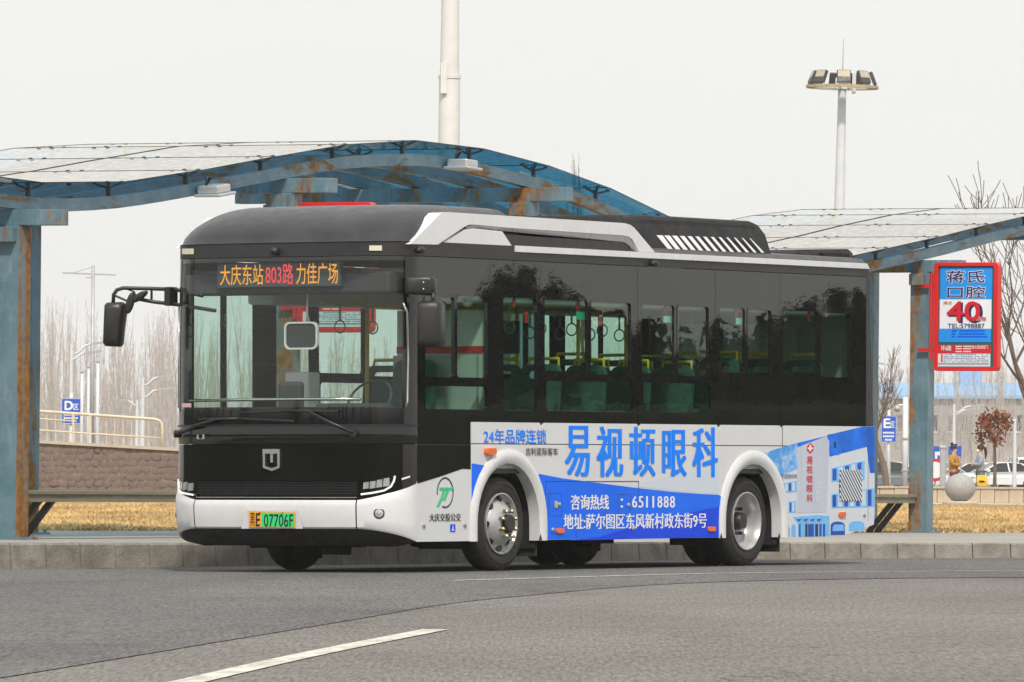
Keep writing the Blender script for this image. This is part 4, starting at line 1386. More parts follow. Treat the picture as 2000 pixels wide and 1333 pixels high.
# window stickers inside the side glass
def inner_sticker(px, py, w, h, mat, Y=HW - .05):
    x, z = S(px, py, Y)
    MB().box(x - w, x + w, Y - .004, Y, z - h, z + h).build('window_sticker', mat, bus)
m_gst = M('green sticker', (.05, .50, .30), .5, var=.1); m_wst = M('pale green sticker', (.35, .75, .6), .5, var=.1)
inner_sticker(1136, 617, .09, .035, m_gst)
for px, py in ((1305, 624), (1446, 628)): inner_sticker(px, py, .08, .03, m_wst)
for px, py in ((1028, 620), (1173, 626), (1129, 597), (1300, 604), (1438, 611), (1580, 617), (1004, 590)): inner_sticker(px, py, .025, .05, m_red)
# ================================================================== SHELTER
m_rust = rusty_paint('rusty blue-grey paint', (1.4, 1.4, .30), .52, .60)
m_rustb = rusty_paint('rust-streaked beam paint', (.55, 2.0, 2.6), .52, .60)
m_rusth = rusty_paint('heavily rusted paint', (1.0, 1.0, .12), .36, .47)
m_canopy = thin_glass('blue canopy glass', (0.06, 0.38, 0.66), 1.75, rough=0.06, dirt=0.6, dust=(0.78, 0.75, 0.68))
AX, AY = 0.428, 0.904
sh_rot = Matrix.Rotation(SITE_TILT, 4, 'Y') @ Matrix.Rotation(math.atan2(AY, AX), 4, 'Z')
shelter = empty('bus_shelter', mat=Matrix.Translation((-4.78, 73.2, 0.043)) @ sh_rot)
tag(shelter, 'long bus shelter with wavy blue glass canopy on rusty blue-grey steel posts', 'bus shelter')
ZT_ = [(-8, 3.95), (-6, 3.80), (-4, 3.62), (-2, 3.47), (0, 3.405), (1, 3.415), (2.3, 3.51), (4.6, 3.785), (6.2, 3.985), (7.4, 4.10), (9, 4.17), (10.4, 4.115), (11.9, 4.0), (13.4, 3.82), (15, 3.56), (16.5, 3.33), (18, 3.19), (19, 3.18), (20, 3.27), (21.3, 3.42), (23.2, 3.64), (25.5, 3.93), (27.5, 4.12), (29.5, 4.2), (32, 4.12), (34, 3.95)]
def zb(t):
    for i in range(len(ZT_) - 1):
        if ZT_[i][0] <= t <= ZT_[i + 1][0]:
            p0, p1, p2, p3 = (ZT_[max(0, min(len(ZT_) - 1, k))] for k in (i - 1, i, i + 1, i + 2))
            h = p2[0] - p1[0]
            f = (t - p1[0]) / h
            m1 = (p2[1] - p0[1]) / (p2[0] - p0[0]) * h
            m2 = (p3[1] - p1[1]) / (p3[0] - p1[0]) * h
            return (2 * f ** 3 - 3 * f ** 2 + 1) * p1[1] + (f ** 3 - 2 * f ** 2 + f) * m1 + (-2 * f ** 3 + 3 * f ** 2) * p2[1] + (f ** 3 - f ** 2) * m2
    return ZT_[-1][1]
ZP = 0.19
T0, T1 = -6.5, 31.0
def sweep(g, w, h, name, z_off=0):
    ts = [T0 + (T1 - T0) * i / 75 for i in range(76)]
    rows = [[(t, g - w / 2, zb(t) - h / 2 + z_off), (t, g + w / 2, zb(t) - h / 2 + z_off), (t, g + w / 2, zb(t) + h / 2 + z_off), (t, g - w / 2, zb(t) + h / 2 + z_off)] for t in ts]
    mb = MB().grid(rows, closed=True)
    mb.f.append((0, 1, 2, 3)); n = len(mb.v); mb.f.append((n - 1, n - 2, n - 3, n - 4))
    return mb.build(name, m_rustb, shelter)
for k in range(6):
    sweep(k * .66, .09, .125, 'wavy_beam')
BAYS = [-5.7, 0.0, 5.7, 11.4, 17.1, 22.8, 28.3]
for t in BAYS:
    zc = zb(t) - .0625 - .085
    MB().box(t - .085, t + .085, -.55, 3.5, zc - .075, zc + .075).build('cross_beam', m_rust, shelter, bevel=.006)
    for g in (0.0, 3.0):
        MB().box(t - .10, t + .10, g - .11, g + .11, ZP, zc - .075).build('post', m_rust, shelter, bevel=.008)
        if g == 0.0: MB().box(t - .104, t + .104, -.132, -.112, ZP + .02, zc - .08).build('post_flange', m_rusth if t < 1 else m_rust, shelter)
        MB().box(t - .20, t + .20, g - .09, g + .09, zc - .235, zc - .095).build('post_head', m_rust, shelter, bevel=.006)
        MB().box(t - .18, t + .18, g - .20, g + .20, ZP, ZP + .025).build('base_plate', m_rust, shelter)
        for (a, b) in ((-.14, -.16), (.14, -.16), (-.14, .16), (.14, .16)):
            MB().tube([(t + a, g + b, ZP + .02), (t + a, g + b, ZP + .05)], .018, 6).build('anchor_bolt', m_rust, shelter)
# glass panes on the beams
joints = [T0 + .3 + 1.62 * i for i in range(23)]
GZ = .20
strips = [(-.17, 1.77), (1.81, 3.74)]
for a, b in zip(joints, joints[1:]):
    for g0, g1 in strips:
        za, zc_ = zb(a) + GZ, zb(b) + GZ
        e = .012
        mb = MB()
        va = [(a + e, g0, za), (b - e, g0, zc_), (b - e, g1, zc_), (a + e, g1, za)]
        mb.add(va, [(0, 1, 2, 3)])
        mb.build('canopy_pane', m_canopy, shelter, recalc=False)
        eg = MB()
        for p, q in ((va[0], va[1]), (va[1], va[2]), (va[2], va[3]), (va[3], va[0])):
            eg.beam(p, q, .005, .008)
        eg.build('pane_edge', m_ink, shelter)
# point fixings
fx = MB()
fx.tube([(0, 0, .06), (0, 0, .15)], .026, 8)
for s in (-1, 1):
    for s2 in (-1, 1):
        fx.tube([(0, 0, .14), (s * .10, s2 * .06, .175), (s * .13, s2 * .08, .195)], .013, 6)
        fx.tube([(s * .13, s2 * .08, .185), (s * .13, s2 * .08, .204)], .022, 8)
fx0 = fx.build('glass_bracket', M('dark bracket steel', (.05, .06, .065), .5, metal=.4, var=.2), shelter)
first = True
for t in joints[1:-1]:
    for g in (0.0, 1.32, 2.64, 3.30):
        if first: o = fx0; first = False
        else: o = share(fx0, 'glass_bracket', shelter)
        sl = (zb(t + .1) - zb(t - .1)) / .2
        o.location = (t, g, zb(t)); o.rotation_euler = (0, -math.atan(sl), 0)
# lamps slung from the front beam
m_alu = M('cast lamp alloy', (.55, .57, .58), .35, metal=.6, var=.1)
for t in (3.75, 9.45, 15.2, 26.5):
    l = empty('canopy_lamp', (t, -.05, zb(t))); l.parent = shelter
    l.rotation_euler = (0, -math.atan((zb(t + .1) - zb(t - .1)) / .2), 0)
    MB().box(-.14, .14, -.26, -.02, -.045, .035).build('lamp_housing', m_alu, l, bevel=.015)
    MB().box(-.18, .18, -.30, 0.0, -.075, -.045).build('lamp_reflector', m_alu, l, bevel=.01)
    MB().tube([(-.09, -.1, .02), (-.09, -.12, .12), (.0, -.12, .12), (.0, -.05, .03)], .014, 6).build('lamp_cable', m_ink, l, smooth=True)
# benches between the posts
m_bench = M('weathered bench boards', (.20, .185, .13), .8, var=.25, scale=6, stretch=(.3, 3, 3), dirt=(.09, .08, .06), dirt_amt=.5)
m_leg = M('dark bench steel', (.035, .035, .035), .6, var=.2)
for i, (t0, t1, lab) in enumerate(((.12, 5.55, 'low wooden bench between shelter posts beside the stone ramp wall'), (17.25, 22.68, 'low wooden bench ending at the post that carries the red advert'), (11.5, 17.0, 'low wooden bench in the shelter hidden behind the bus'))):
    b = empty('bench', mat=Matrix.Translation((-4.78, 73.2, 0.043)) @ sh_rot @ Matrix.Translation((t0, 0, ZP)))
    tag(b, lab, 'bench', 'benches of the bus shelter')
    L_ = t1 - t0
    for k in range(3):
        MB().box(0, L_, -.02 + k * .135, .105 + k * .135, .43, .47).build('seat_plank', m_bench, b, bevel=.006)
    MB().box(.01, L_ - .01, .0, .03, .36, .428).build('seat_rail', m_bench, b)
    MB().box(.01, L_ - .01, .33, .36, .36, .428).build('seat_rail', m_bench, b)
    for x in (.62, L_ - .50):
        for dx in (0, .26):
            MB().beam((x + dx, .42, 0.0), (x + dx, .06, .425), .06, .05, up=(1, 0, 0)).build('leg', m_leg, b)
# ------------------------------------------------------------------ stop signs on the posts
m_frame_red = M('red sign frame', (.62, .012, .015), .35, var=.08)
m_teal = M('dark teal sign panel', (.02, .10, .11), .45, var=.1)
m_sblue = M('sign sky blue', (.01, .27, .78), .4, var=.05)
m_swhite = M('sign white', (.74, .76, .80), .4, var=.03)
m_sink = M('sign navy', (.015, .012, .12), .4, var=0)
m_sred = M('sign red print', (.60, .010, .020), .4, var=.05)
def stop_sign(t, label, full, up=0.0):
    base = Matrix.Translation((-4.78, 73.2, 0.043)) @ sh_rot @ Matrix.Translation((t - .13, 0, up)) @ Matrix.Rotation(R(-90), 4, 'Z')
    # local: +x to the right (towards -g), -y towards the viewer, z up
    s = empty('stop_sign', mat=base)
    tag(s, label, 'sign', 'red framed stop signs on the shelter posts')
    x0, x1, z0, z1 = .235, 1.075, 2.165, 3.485
    def fr(u, v, w): return (u, -w, v)
    MB().tube([(.19, -.02, 2.30), (.19, -.02, 3.36)], .022, 8).build('mounting_bar', m_frame_red, s)
    for z in (2.42, 3.20): MB().box(.02, .26, -.035, -.005, z - .02, z + .02).build('mounting_arm', m_frame_red, s)
    MB().plate(rrect(x0, x1, z0, z1, .05, 4), [rrect(x0 + .055, x1 - .055, z0 + .045, z1 - .045, .01, 1)], fr, -.06, .06).build('sign_frame', m_frame_red, s, bevel=.008)
    MB().plate(rrect(x0 + .05, x1 - .05, z0 + .04, z1 - .04, .01, 1), [], fr, -.03, .03).build('sign_panel', m_teal, s)
    W, H = x1 - x0, z1 - z0
    # poster coordinates from the photograph crop: x 30..715, y 65..1245
    def px(x): return x0 + (x - 30) / 685 * W
    def pz(y): return z1 - (y - 65) / 1180 * H
    def rect(name, a, b, c, d, mat, off):
        MB().plate([(px(a), pz(d)), (px(b), pz(d)), (px(b), pz(c)), (px(a), pz(c))], [], fr, .03, off).build(name, mat, s)
    def txt(name, body, a, b, c, d, mat, bold=0, off=.04, outline=None):
        if outline:
            text_fit(MB(), body, fr, px(a), px(b), pz(d), pz(c), bold + .04, 0, off - .004).build(name + '_outline', outline, s, recalc=False)
        text_fit(MB(), body, fr, px(a), px(b), pz(d), pz(c), bold, 0, off).build(name, mat, s, recalc=False)
    rect('poster_field', 92, 645, 124, 465, m_sblue, .034)
    rect('poster_field', 88, 640, 466, 785, m_swhite, .034)
    rect('poster_field', 82, 638, 786, 930, m_sblue, .034)
    rect('route_strip', 74, 634, 962, 1052, m_sred, .034)
    rect('timetable', 72, 632, 1056, 1196, M('timetable pale', (.62, .68, .76), .4, var=.02), .034)
    if full:
        txt('clinic_name', '蒋氏', 160, 565, 155, 285, m_sink, .012, .0405, m_swhite)
        txt('clinic_name', '口腔', 172, 570, 325, 450, m_sink, .012, .0405, m_swhite)
        txt('anniversary', '40', 188, 545, 506, 720, m_sink, .02, .0365)
        txt('anniversary', '40', 172, 518, 492, 698, m_sred, .02, .041)
        txt('anniversary_word', '成立', 128, 222, 486, 520, m_sred, .01, .040)
        txt('anniversary_word', '周年', 485, 590, 655, 702, m_sred, .01, .0435, m_swhite)
        txt('telephone_line', 'TEL:5798887', 178, 570, 730, 780, m_sink, .006, .040)
        txt('route_number', '环6路', 108, 218, 968, 1026, m_wtxt, .01, .040)
        txt('terminus', '恒大绿洲西门', 432, 608, 966, 1006, m_wtxt, .005, .040)
        rgs = random.Random(5)
        for k, y in enumerate((800, 832, 862)):
            mb = MB()
            x = 218
            while x < 560 + k * 15:
                w = rgs.uniform(10, 17)
                if not (258 < x < 280): mb.plate([(px(x), pz(y + 18)), (px(x + w), pz(y + 18)), (px(x + w), pz(y)), (px(x), pz(y))], [], fr, .03, .036)
                x += w + 5
            tag(mb.build('small_print', m_blue2, s), kind='stuff')
        for k, y in enumerate((970, 995, 1026)):
            mb = MB()
            for (xa, xb) in ((262, 325), (345, 420)):
                x = xa
                while x < xb:
                    mb.plate([(px(x), pz(y + 14)), (px(x + 10), pz(y + 14)), (px(x + 10), pz(y)), (px(x), pz(y))], [], fr, .03, .036)
                    x += 14
            tag(mb.build('small_print', m_wtxt, s), kind='stuff')
        mb = MB()
        for r_ in range(5):
            for c_ in range(26):
                if rgs.random() < .25: continue
                x, y = 135 + c_ * 18.5, 1062 + r_ * 20 + rgs.uniform(-2, 2)
                mb.plate([(px(x), pz(y + 8)), (px(x + 11), pz(y + 8)), (px(x + 11), pz(y)), (px(x), pz(y))], [], fr, .03, .036)
        tag(mb.build('small_print', m_sink, s), kind='stuff')
        rect('route_arrow', 70, 620, 1164, 1172, m_ink, .036)
        rect('route_marker', 108, 124, 1062, 1150, m_sred, .036)
stop_sign(22.8, 'red framed dental clinic poster and route timetable hanging from a shelter post', True)
stop_sign(5.7, 'red framed stop sign whose top edge shows above the bus roof', True, .115)
# ================================================================== BACKGROUND
def tilt_root(name, p):
    return empty(name, mat=Matrix.Translation(p) @ Matrix.Rotation(SITE_TILT, 4, 'Y'))
m_stone = M('rough brown stone', (.17, .125, .105), .9, var=.45, scale=4.5, bump=1.0, bscale=7, dirt=(.30, .25, .22), dirt_amt=.5, dirt_scale=9)
m_cap = M('pale coping', (.46, .41, .34), .8, var=.12)
m_rail = M('cream railing paint', (.62, .55, .42), .5, var=.12)
m_pole = M('white pole paint', (.64, .66, .68), .45, var=.08, scale=2)
m_gpole = M('galvanised grey', (.42, .43, .44), .5, metal=.3, var=.1)
m_sgn = M('blue road sign', (.015, .09, .50), .4, var=.06)
m_asph = M('car park asphalt', (.11, .108, .105), .9, var=.15, wspace=True)
m_path = M('pale footpath', (.46, .43, .38), .9, var=.1, wspace=True)

def strip_sheet(name, d0, d1, mat, dz, x0=-60, x1=60):
    mb = MB()
    xs_ = sorted(set([x0, -15, 0, 15, x1]))
    mb.grid([[(x, d, zsite(x) + dz) for x in xs_] for d in (d0, d1)])
    return tag(mb.build(name, mat, recalc=False), kind='structure')
strip_sheet('footpath', 203, 216, m_path, .004, 5, 60)
strip_sheet('car_park', 236, 640, m_asph, .006, -140, 140)

# ramp wall on the left with its railing
DW = 230
wall = empty('stone_wall', site(200, DW))
tag(wall, 'rough brown stone ramp wall with pale coping behind the dry lawn', 'wall')
wl0 = wall.location.copy()
def wp(px, py, d=DW): return P(px, py, d) - wl0
zt = [(-120, 853), (70, 865.5), (330, 880), (700, 900)]
top = [wp(x, y) for x, y in zt]
mb = MB()
cols = 60
front = []
for i in range(cols + 1):
    f = i / cols * (len(top) - 1); k = min(int(f), len(top) - 2); f -= k
    p = top[k].lerp(top[k + 1], f)
    front.append([Vector((p.x, p.y + mnoise.noise(Vector((p.x * 3, j * 1.7, 5))) * .05, -.1 + (p.z + .1) * j / 10)) for j in range(11)])
mb.grid(front)
mb.grid([[c[-1] for c in front], [c[-1] + Vector((0, .4, 0)) for c in front]])
mb.build('wall_face', m_stone, wall, smooth=True, recalc=False)
for a, b in zip(top, top[1:]):
    MB().beam(a + Vector((0, .15, .04)), b + Vector((0, .15, .04)), .5, .09).build('coping', m_cap, wall)
# stones set proud of the wall face
rgw = random.Random(11)
stone_m = []
for q in range(4):
    mbs = MB().sphere((0, 0, 0), 1, 7, 5)
    mbs.v = [tuple(Vector(v) * (1 + .25 * mnoise.noise(Vector(v) * 2 + Vector((q * 9, 0, 0))))) for v in mbs.v]
    mbs.v = [(max(-.8, min(.8, x)), y, max(-.75, min(.75, z))) for x, y, z in mbs.v]
    stone_m.append(mbs.build('wall_stone', m_stone, wall))
first = set()
x = top[0].x
row = 0
for row in range(7):
    x = wp(60, 0).x + rgw.uniform(0, .2)
    while x < wp(345, 0).x:
        w = rgw.uniform(.16, .34)
        f = (x - top[1].x) / (top[2].x - top[1].x)
        ztop = top[1].z + (top[2].z - top[1].z) * f
        z = .1 + row * .2
        if z < ztop - .1:
            k = rgw.randrange(4)
            o = stone_m[k] if k not in first else share(stone_m[k], 'wall_stone', wall)
            first.add(k)
            o.location = (x + w / 2, top[1].y + (top[2].y - top[1].y) * f + .0, z + rgw.uniform(-.03, .03))
            o.scale = (w * .62, .028, .125)
            o.rotation_euler = (0, rgw.uniform(-.2, .2), 0)
        x += w + .02
rail = empty('metal_railing', site(200, DW + .2))
tag(rail, 'cream metal railing with thin balusters standing on the stone wall', 'railing')
rl0 = rail.location.copy()
DR = DW + .2
def rp_(px, py): return P(px, py, DR) - rl0
def ytop(px): return 803 + (px - 70) * (820 - 803) / 245
def ybot(px): return 866 + (px - 70) * (881 - 866) / 260
MB().tube([rp_(-60, ytop(-60)), rp_(180, ytop(180)), rp_(300, ytop(300)), rp_(311, ytop(311) + 2), rp_(316, ytop(316) + 8), rp_(317, ybot(317))], .045, 8).build('top_rail', m_rail, rail, smooth=True)
MB().tube([rp_(-60, ytop(-60) + 37), rp_(178, ytop(178) + 37), rp_(314, ytop(314) + 36)], .030, 6).build('lower_rail', m_rail, rail, smooth=True)
MB().tube([rp_(-60, ytop(-60) + 15), rp_(150, ytop(150) + 15)], .030, 6).build('lower_rail', m_rail, rail, smooth=True)
bal = MB().tube([(0, 0, 0), (0, 0, 1)], .014, 6).build('baluster', m_rail, rail)
b0 = True
for i in range(21):
    px = -40 + i * 16.5
    a, b = rp_(px, ybot(px)), rp_(px, ytop(px))
    if abs(px - 176) < 8: continue
    o = bal if b0 else share(bal, 'baluster', rail); b0 = False
    o.location = a; o.scale = (1, 1, b.z - a.z)
for px in (176, 143): MB().tube([rp_(px, ybot(px)), rp_(px, ytop(px))], .045, 8).build('railing_post', m_rail, rail)

# ------------------------------------------------------------------ masts and lamps
def tall_mast():
    d = 150
    r = tilt_root('steel_mast', site(870.5, d))
    tag(r, 'tall thick pale steel mast rising behind the shelter canopy', 'mast')
    s = d / F_PX
    h = (930 - -150) * s
    MB().tube([(0, 0, 0), (0, 0, (930 - 88) * s)], [.24, .205], 20).build('lower_shaft', m_pole, r, smooth=True, auto=40)
    MB().tube([(0, 0, (930 - 88) * s), (0, 0, h)], [.188, .165], 20).build('upper_shaft', m_pole, r, smooth=True, auto=40)
    MB().tube([(0, 0, (930 - 90) * s), (0, 0, (930 - 84) * s)], [.222, .222], 20).build('joint_collar', m_pole, r, smooth=True, auto=40)
    MB().tube([(0, 0, 0), (0, 0, .04)], [.42, .42], 20).build('base_flange', m_pole, r)
    MB().box(-.17, -.05, -.26, -.15, (930 - 120) * s, (930 - 60) * s).build('junction_box', m_pole, r)
tall_mast()
def flood_mast():
    d = 300
    s = d / F_PX
    p = P(1638, 930, d)
    base = site(1626, d)
    r = empty('floodlight_mast', mat=Matrix.Translation(base) @ Matrix.Rotation(.024, 4, 'Y'))
    tag(r, 'high white mast crowned with a ring of floodlights and a lightning rod', 'light mast')
    zr = (942 - 174) * s + .6
    MB().tube([(0, 0, 0), (0, 0, zr + .5)], [.30, .155], 16).build('shaft', m_pole, r, smooth=True, auto=40)
    MB().tube([(0, 0, zr + .4), (0, 0, zr + 1.9)], [.03, .012], 6).build('lightning_rod', m_gpole, r)
    m_ochre = M('ochre ring steel', (.45, .36, .20), .6, var=.2)
    MB().lathe([(-.06, 1.28), (-.06, 1.42), (.05, 1.42), (.05, 1.28)], 32, 'Z', (0, 0, zr), closed=True).build('ring', m_ochre, r)
    for i in range(6):
        a = R(60 * i + 15)
        MB().beam((.1 * math.cos(a), .1 * math.sin(a), zr), (1.35 * math.cos(a), 1.35 * math.sin(a), zr), .06, .08).build('ring_spoke', m_pole, r)
    MB().box(-.28, .28, -.22, .22, zr - .1, zr + .35).build('winch_head', m_pole, r, bevel=.03)
    MB().box(.38, .52, -.2, .0, zr - .25, zr + .55).build('winch_arm', m_pole, r)
    m_fl = M('floodlight housing', (.05, .048, .05), .5, var=.15)
    m_fg = M('floodlight glass', (.46, .41, .30), .6, var=.1)
    for ang, lean in ((-90, 0), (-138, 0), (-48, 0), (-5, 0), (-172, 0), (150, 0), (100, 0), (60, 0)):
        a = R(ang)
        h = empty('floodlight', (1.3 * math.cos(a), 1.3 * math.sin(a), zr + .12)); h.parent = r
        h.rotation_euler = (R(-22), 0, a + R(90))
        MB().box(-.27, .27, -.05, .09, .0, .52).build('lamp_housing', m_fl, h, bevel=.02)
        MB().box(-.23, .23, -.062, -.045, .22, .49).build('lamp_glass', m_fg, h)
        MB().box(-.20, .20, -.02, .05, -.14, .02).build('lamp_yoke', m_fl, h)
flood_mast()
def street_lamp(px, d, ytop_, arms, label, name='street_lamp', side_=1, r0=.09, head=None):
    p = site(px, d)
    r = tilt_root(name, p)
    tag(r, label, 'street lamp', 'pale street lamps in the background')
    s = d / F_PX
    yh = HORIZON + SITE_TILT * (px - 1000)
    h = CAM_H - .19 + (yh - ytop_) * s
    MB().tube([(0, 0, 0), (0, 0, h)], [r0, r0 * .6], 10).build('post', m_pole, r, smooth=True, auto=50)
    for (y0, reach, rise) in arms:
        z = CAM_H - .19 + (yh - y0) * s
        pts = [(0, 0, z), (reach * .35 * s, 0, z + rise * .25 * s), (reach * .7 * s, 0, z + rise * .85 * s), (reach * s, 0, z + rise * s)]
        MB().tube(pts, r0 * .42, 6).build('arm', m_pole, r, smooth=True)
        e = pts[-1]
        k = .55 * (1 if reach > 0 else -1)
        MB().beam(e, (e[0] + k, 0, e[2] + .08), .16, .07).build('lamp_head', m_gpole, r)
    return r
street_lamp(137, 250, 674, [(694, 38, 22), (704, 26, 14)], 'white street lamp with two curved arms beside the blue D zone sign')
street_lamp(277, 250, 738, [(755, 30, 18), (778, 28, 16)], 'white street lamp with two stacked curved arms near the railing end')
street_lamp(266, 290, 782, [(794, -18, 10)], 'small white lamp with one arm curving towards the stone wall')
street_lamp(1862, 300, 790, [(808, 34, 14), (812, 24, 10)], 'white street lamp with double arm near the two people')
street_lamp(1981, 300, 820, [(822, -6, -2)], 'white lamp post with a short hooked top near the parked off-road car')
street_lamp(1735, 330, 700, [(715, -10, 3)], 'slim white lamp post rising behind the E zone sign')
for px, d, yt, lab in ((158, 330, 725, 'thin white pole just beside the utility pole'), (171, 350, 715, 'thin white pole standing between two lamp posts'), (189, 310, 705, 'thin white pole with small caps behind the utility pole')):
    p = site(px, d)
    r = tilt_root('slim_pole', p)
    tag(r, lab, 'pole')
    h = CAM_H - .19 + (HORIZON + SITE_TILT * (px - 1000) - yt) * d / F_PX
    MB().tube([(0, 0, 0), (0, 0, h)], [.09, .06], 8).build('shaft', m_pole, r, smooth=True)
    MB().tube([(0, 0, h - .02), (0, 0, h + .12)], [.11, .05], 8).build('cap', m_gpole, r)
# utility pole with crossarm
d = 255; s = d / F_PX
r = tilt_root('utility_pole', site(178, d))
tag(r, 'tall thin utility pole with a wide crossarm and stay wire', 'utility pole')
h = CAM_H - .19 + (923 - 519) * s
MB().tube([(0, 0, 0), (0, 0, h)], [.085, .055], 10).build('shaft', m_gpole, r, smooth=True)
za = CAM_H - .19 + (923 - 536) * s
MB().beam((-60 * s, 0, za + .03), (44 * s, 0, za - .03), .05, .05).build('crossarm', m_gpole, r)
MB().tube([(0, 0, h - .05), (-38 * s, 0, za + .04)], .012, 5).build('stay_wire', m_gpole, r)
MB().beam((-14 * s, 0, za - .12), (0, 0, za - .12), .04, .04).build('bracket', m_gpole, r)
# camera pole
d = 240; s = d / F_PX
r = tilt_root('camera_pole', site(1767, d))
tag(r, 'white pole with a dome camera between the E zone sign and the shelter post', 'pole')
h = CAM_H - .19 + (937 - 776) * s
MB().tube([(0, 0, 0), (0, 0, h)], [.10, .085], 10).build('shaft', m_pole, r, smooth=True)
MB().tube([(0, 0, h - .25), (-.22, 0, h - .25)], .03, 6).build('arm', m_pole, r)
MB().sphere((-.26, 0, h - .36), .11, 10, 8).build('camera_dome', m_gpole, r, smooth=True)
for z in (.9, 1.9): MB().tube([(0, 0, z), (0, 0, z + .06)], .12, 10).build('band', m_gpole, r)

# ------------------------------------------------------------------ signs
def zone_sign(px0, px1, py0, py1, d, letter, label, rows):
    s = d / F_PX
    cx = (px0 + px1) / 2
    base = site(cx, d)
    r = tilt_root('zone_sign', base)
    tag(r, label, 'sign', 'blue parking zone signs')
    yh = HORIZON + SITE_TILT * (cx - 1000)
    def z_(py): return CAM_H - .19 + (yh - py) * s
    w = (px1 - px0) / 2 * s
    zA, zB = z_(py1), z_(py0)
    MB().tube([(0, .06, 0), (0, .06, z_(py0 - 10))], .05, 8).build('post', m_pole, r, smooth=True)
    fr = lambda u, v, ww: (u, -ww, v)
    MB().plate(rrect(-w, w, zA, zB, .03), [], fr, 0, .03).build('sign_panel', m_sgn, r)
    MB().plate(rrect(-w + .012, w - .012, zA + .012, zB - .012, .025), [rrect(-w + .026, w - .026, zA + .026, zB - .026, .02)], fr, .03, .033).build('sign_border', m_wtxt, r)
    hh = zB - zA
    text_fit(MB(), letter, fr, -w * .62, w * .15, zB - hh * .45, zB - hh * .12, .03, 0, .035).build('letter', m_wtxt, r, recalc=False)
    text_fit(MB(), '区', fr, w * .22, w * .75, zB - hh * .45, zB - hh * .22, .01, 0, .035).build('letter', m_wtxt, r, recalc=False)
    for k in range(rows):
        zz = zB - hh * (.60 + .13 * k)
        mb = MB()
        n = 6 if k < 2 else 4
        for i in range(n):
            u = -w * .72 + w * 1.44 * (i + (0 if n == 6 else 1)) / 6
            mb.plate([(u, zz - hh * .07), (u + w * .19, zz - hh * .07), (u + w * .19, zz), (u, zz)], [], fr, .03, .034)
        tag(mb.build('small_characters', m_wtxt, r), kind='stuff')
zone_sign(118, 157, 778, 829, 238, 'D', 'blue D zone parking sign rising behind the railing', 2)
zone_sign(1719, 1750, 812, 865, 270, 'E', 'blue E zone parking sign on a white post behind the bus tail', 3)
# blue direction signs in the car park
def blue_sign(px0, px1, py0, py1, d, label, arrow):
    s = d / F_PX
    cx = (px0 + px1) / 2
    r = tilt_root('direction_sign', site(cx, d))
    tag(r, label, 'sign')
    yh = HORIZON + SITE_TILT * (cx - 1000)
    def z_(py): return CAM_H - .19 + (yh - py) * s
    w = (px1 - px0) / 2 * s
    fr = lambda u, v, ww: (u, -ww, v)
    MB().plate(rrect(-w, w, z_(py1), z_(py0), .04), [], fr, 0, .04).build('sign_panel', m_sgn, r)
    for u in (-w * .9, w * .9): MB().tube([(u, .05, 0), (u, .05, z_(py0))], .04, 6).build('post', m_gpole, r)
    zc = (z_(py0) + z_(py1)) / 2; q = (z_(py0) - z_(py1)) / 2
    if arrow:
        MB().plate([(-w * .55, zc - q * .75), (-w * .2, zc - q * .75), (-w * .2, zc), (w * .15, zc), (w * .15, zc - q * .25), (w * .7, zc + q * .3), (w * .15, zc + q * .8), (w * .15, zc + q * .4), (-w * .55, zc + q * .4)], [], fr, .04, .045).build('arrow', m_wtxt, r)
    return r
blue_sign(1819, 1846, 873, 908, 300, 'blue sign with a white turning arrow behind the shelter post', True)
blue_sign(1852, 1877, 873, 893, 320, 'plain blue panel sign behind the person in mustard', False)
d = 260
r = tilt_root('notice_pillar', site(1841, d))
tag(r, 'narrow grey notice pillar standing edge-on among the parked cars', 'pillar')
MB().box(-.10, .10, -.10, .10, 0, 1.75).build('pillar_body', m_gpole, r, bevel=.03)
MB().box(-.12, .12, -.12, .12, 1.70, 1.80).build('pillar_cap', m_gpole, r, bevel=.02)
# round prohibition sign
r = tilt_root('round_sign', site(1826, 280))
tag(r, 'round red and white prohibition sign low among the parked cars', 'sign')
MB().lathe([(-.02, .0001), (-.02, .42), (.0, .42), (.0, .0001)], 20, 'Y', (0, -.05, 1.0)).build('sign_rim', m_red, r)
MB().lathe([(-.03, .0001), (-.03, .30), (-.02, .30)], 20, 'Y', (0, -.05, 1.0)).build('sign_face', m_wtxt, r)
MB().tube([(0, 0, 0), (0, 0, 1.2)], .04, 6).build('post', m_gpole, r)

# ------------------------------------------------------------------ low wall, ball
m_lime = M('pale limestone', (.50, .42, .32), .85, var=.2, scale=2, bump=.3, bscale=20, dirt=(.28, .22, .16), dirt_amt=.4)
DL = 222
lw = empty('low_wall', site(1850, DL))
tag(lw, 'low pale limestone wall of square blocks beside the footpath', 'wall')
x0, x1 = site(1690, DL).x - lw.location.x, site(2080, DL).x - lw.location.x
blk = MB().box(0, .40, -.16, .16, 0, .42).build('wall_block', m_lime, lw, bevel=.02)
x = x0; f1 = True
while x < x1:
    o = blk if f1 else share(blk, 'wall_block', lw); f1 = False
    xx = lw.location.x + x
    o.location = (x, random.uniform(-.015, .015), zsite(xx) - lw.location.z - .02)
    x += .415
for i in range(6):
    a, b = x0 + (x1 - x0) * i / 6, x0 + (x1 - x0) * (i + 1) / 6 - .01
    za, zb_ = zsite(lw.location.x + a) - lw.location.z + .43, zsite(lw.location.x + b) - lw.location.z + .43
    MB().beam((a, 0, za), (b, 0, zb_), .40, .06).build('coping', m_cap, lw)
m_gran = M('grey granite', (.36, .36, .36), .7, var=.2, scale=18, dirt=(.2, .2, .2), dirt_amt=.3, dirt_scale=30)
db = 200
ball = tilt_root('stone_ball', site(1875, db))
tag(ball, 'grey granite ball bollard on a round plinth at the lawn edge', 'bollard')
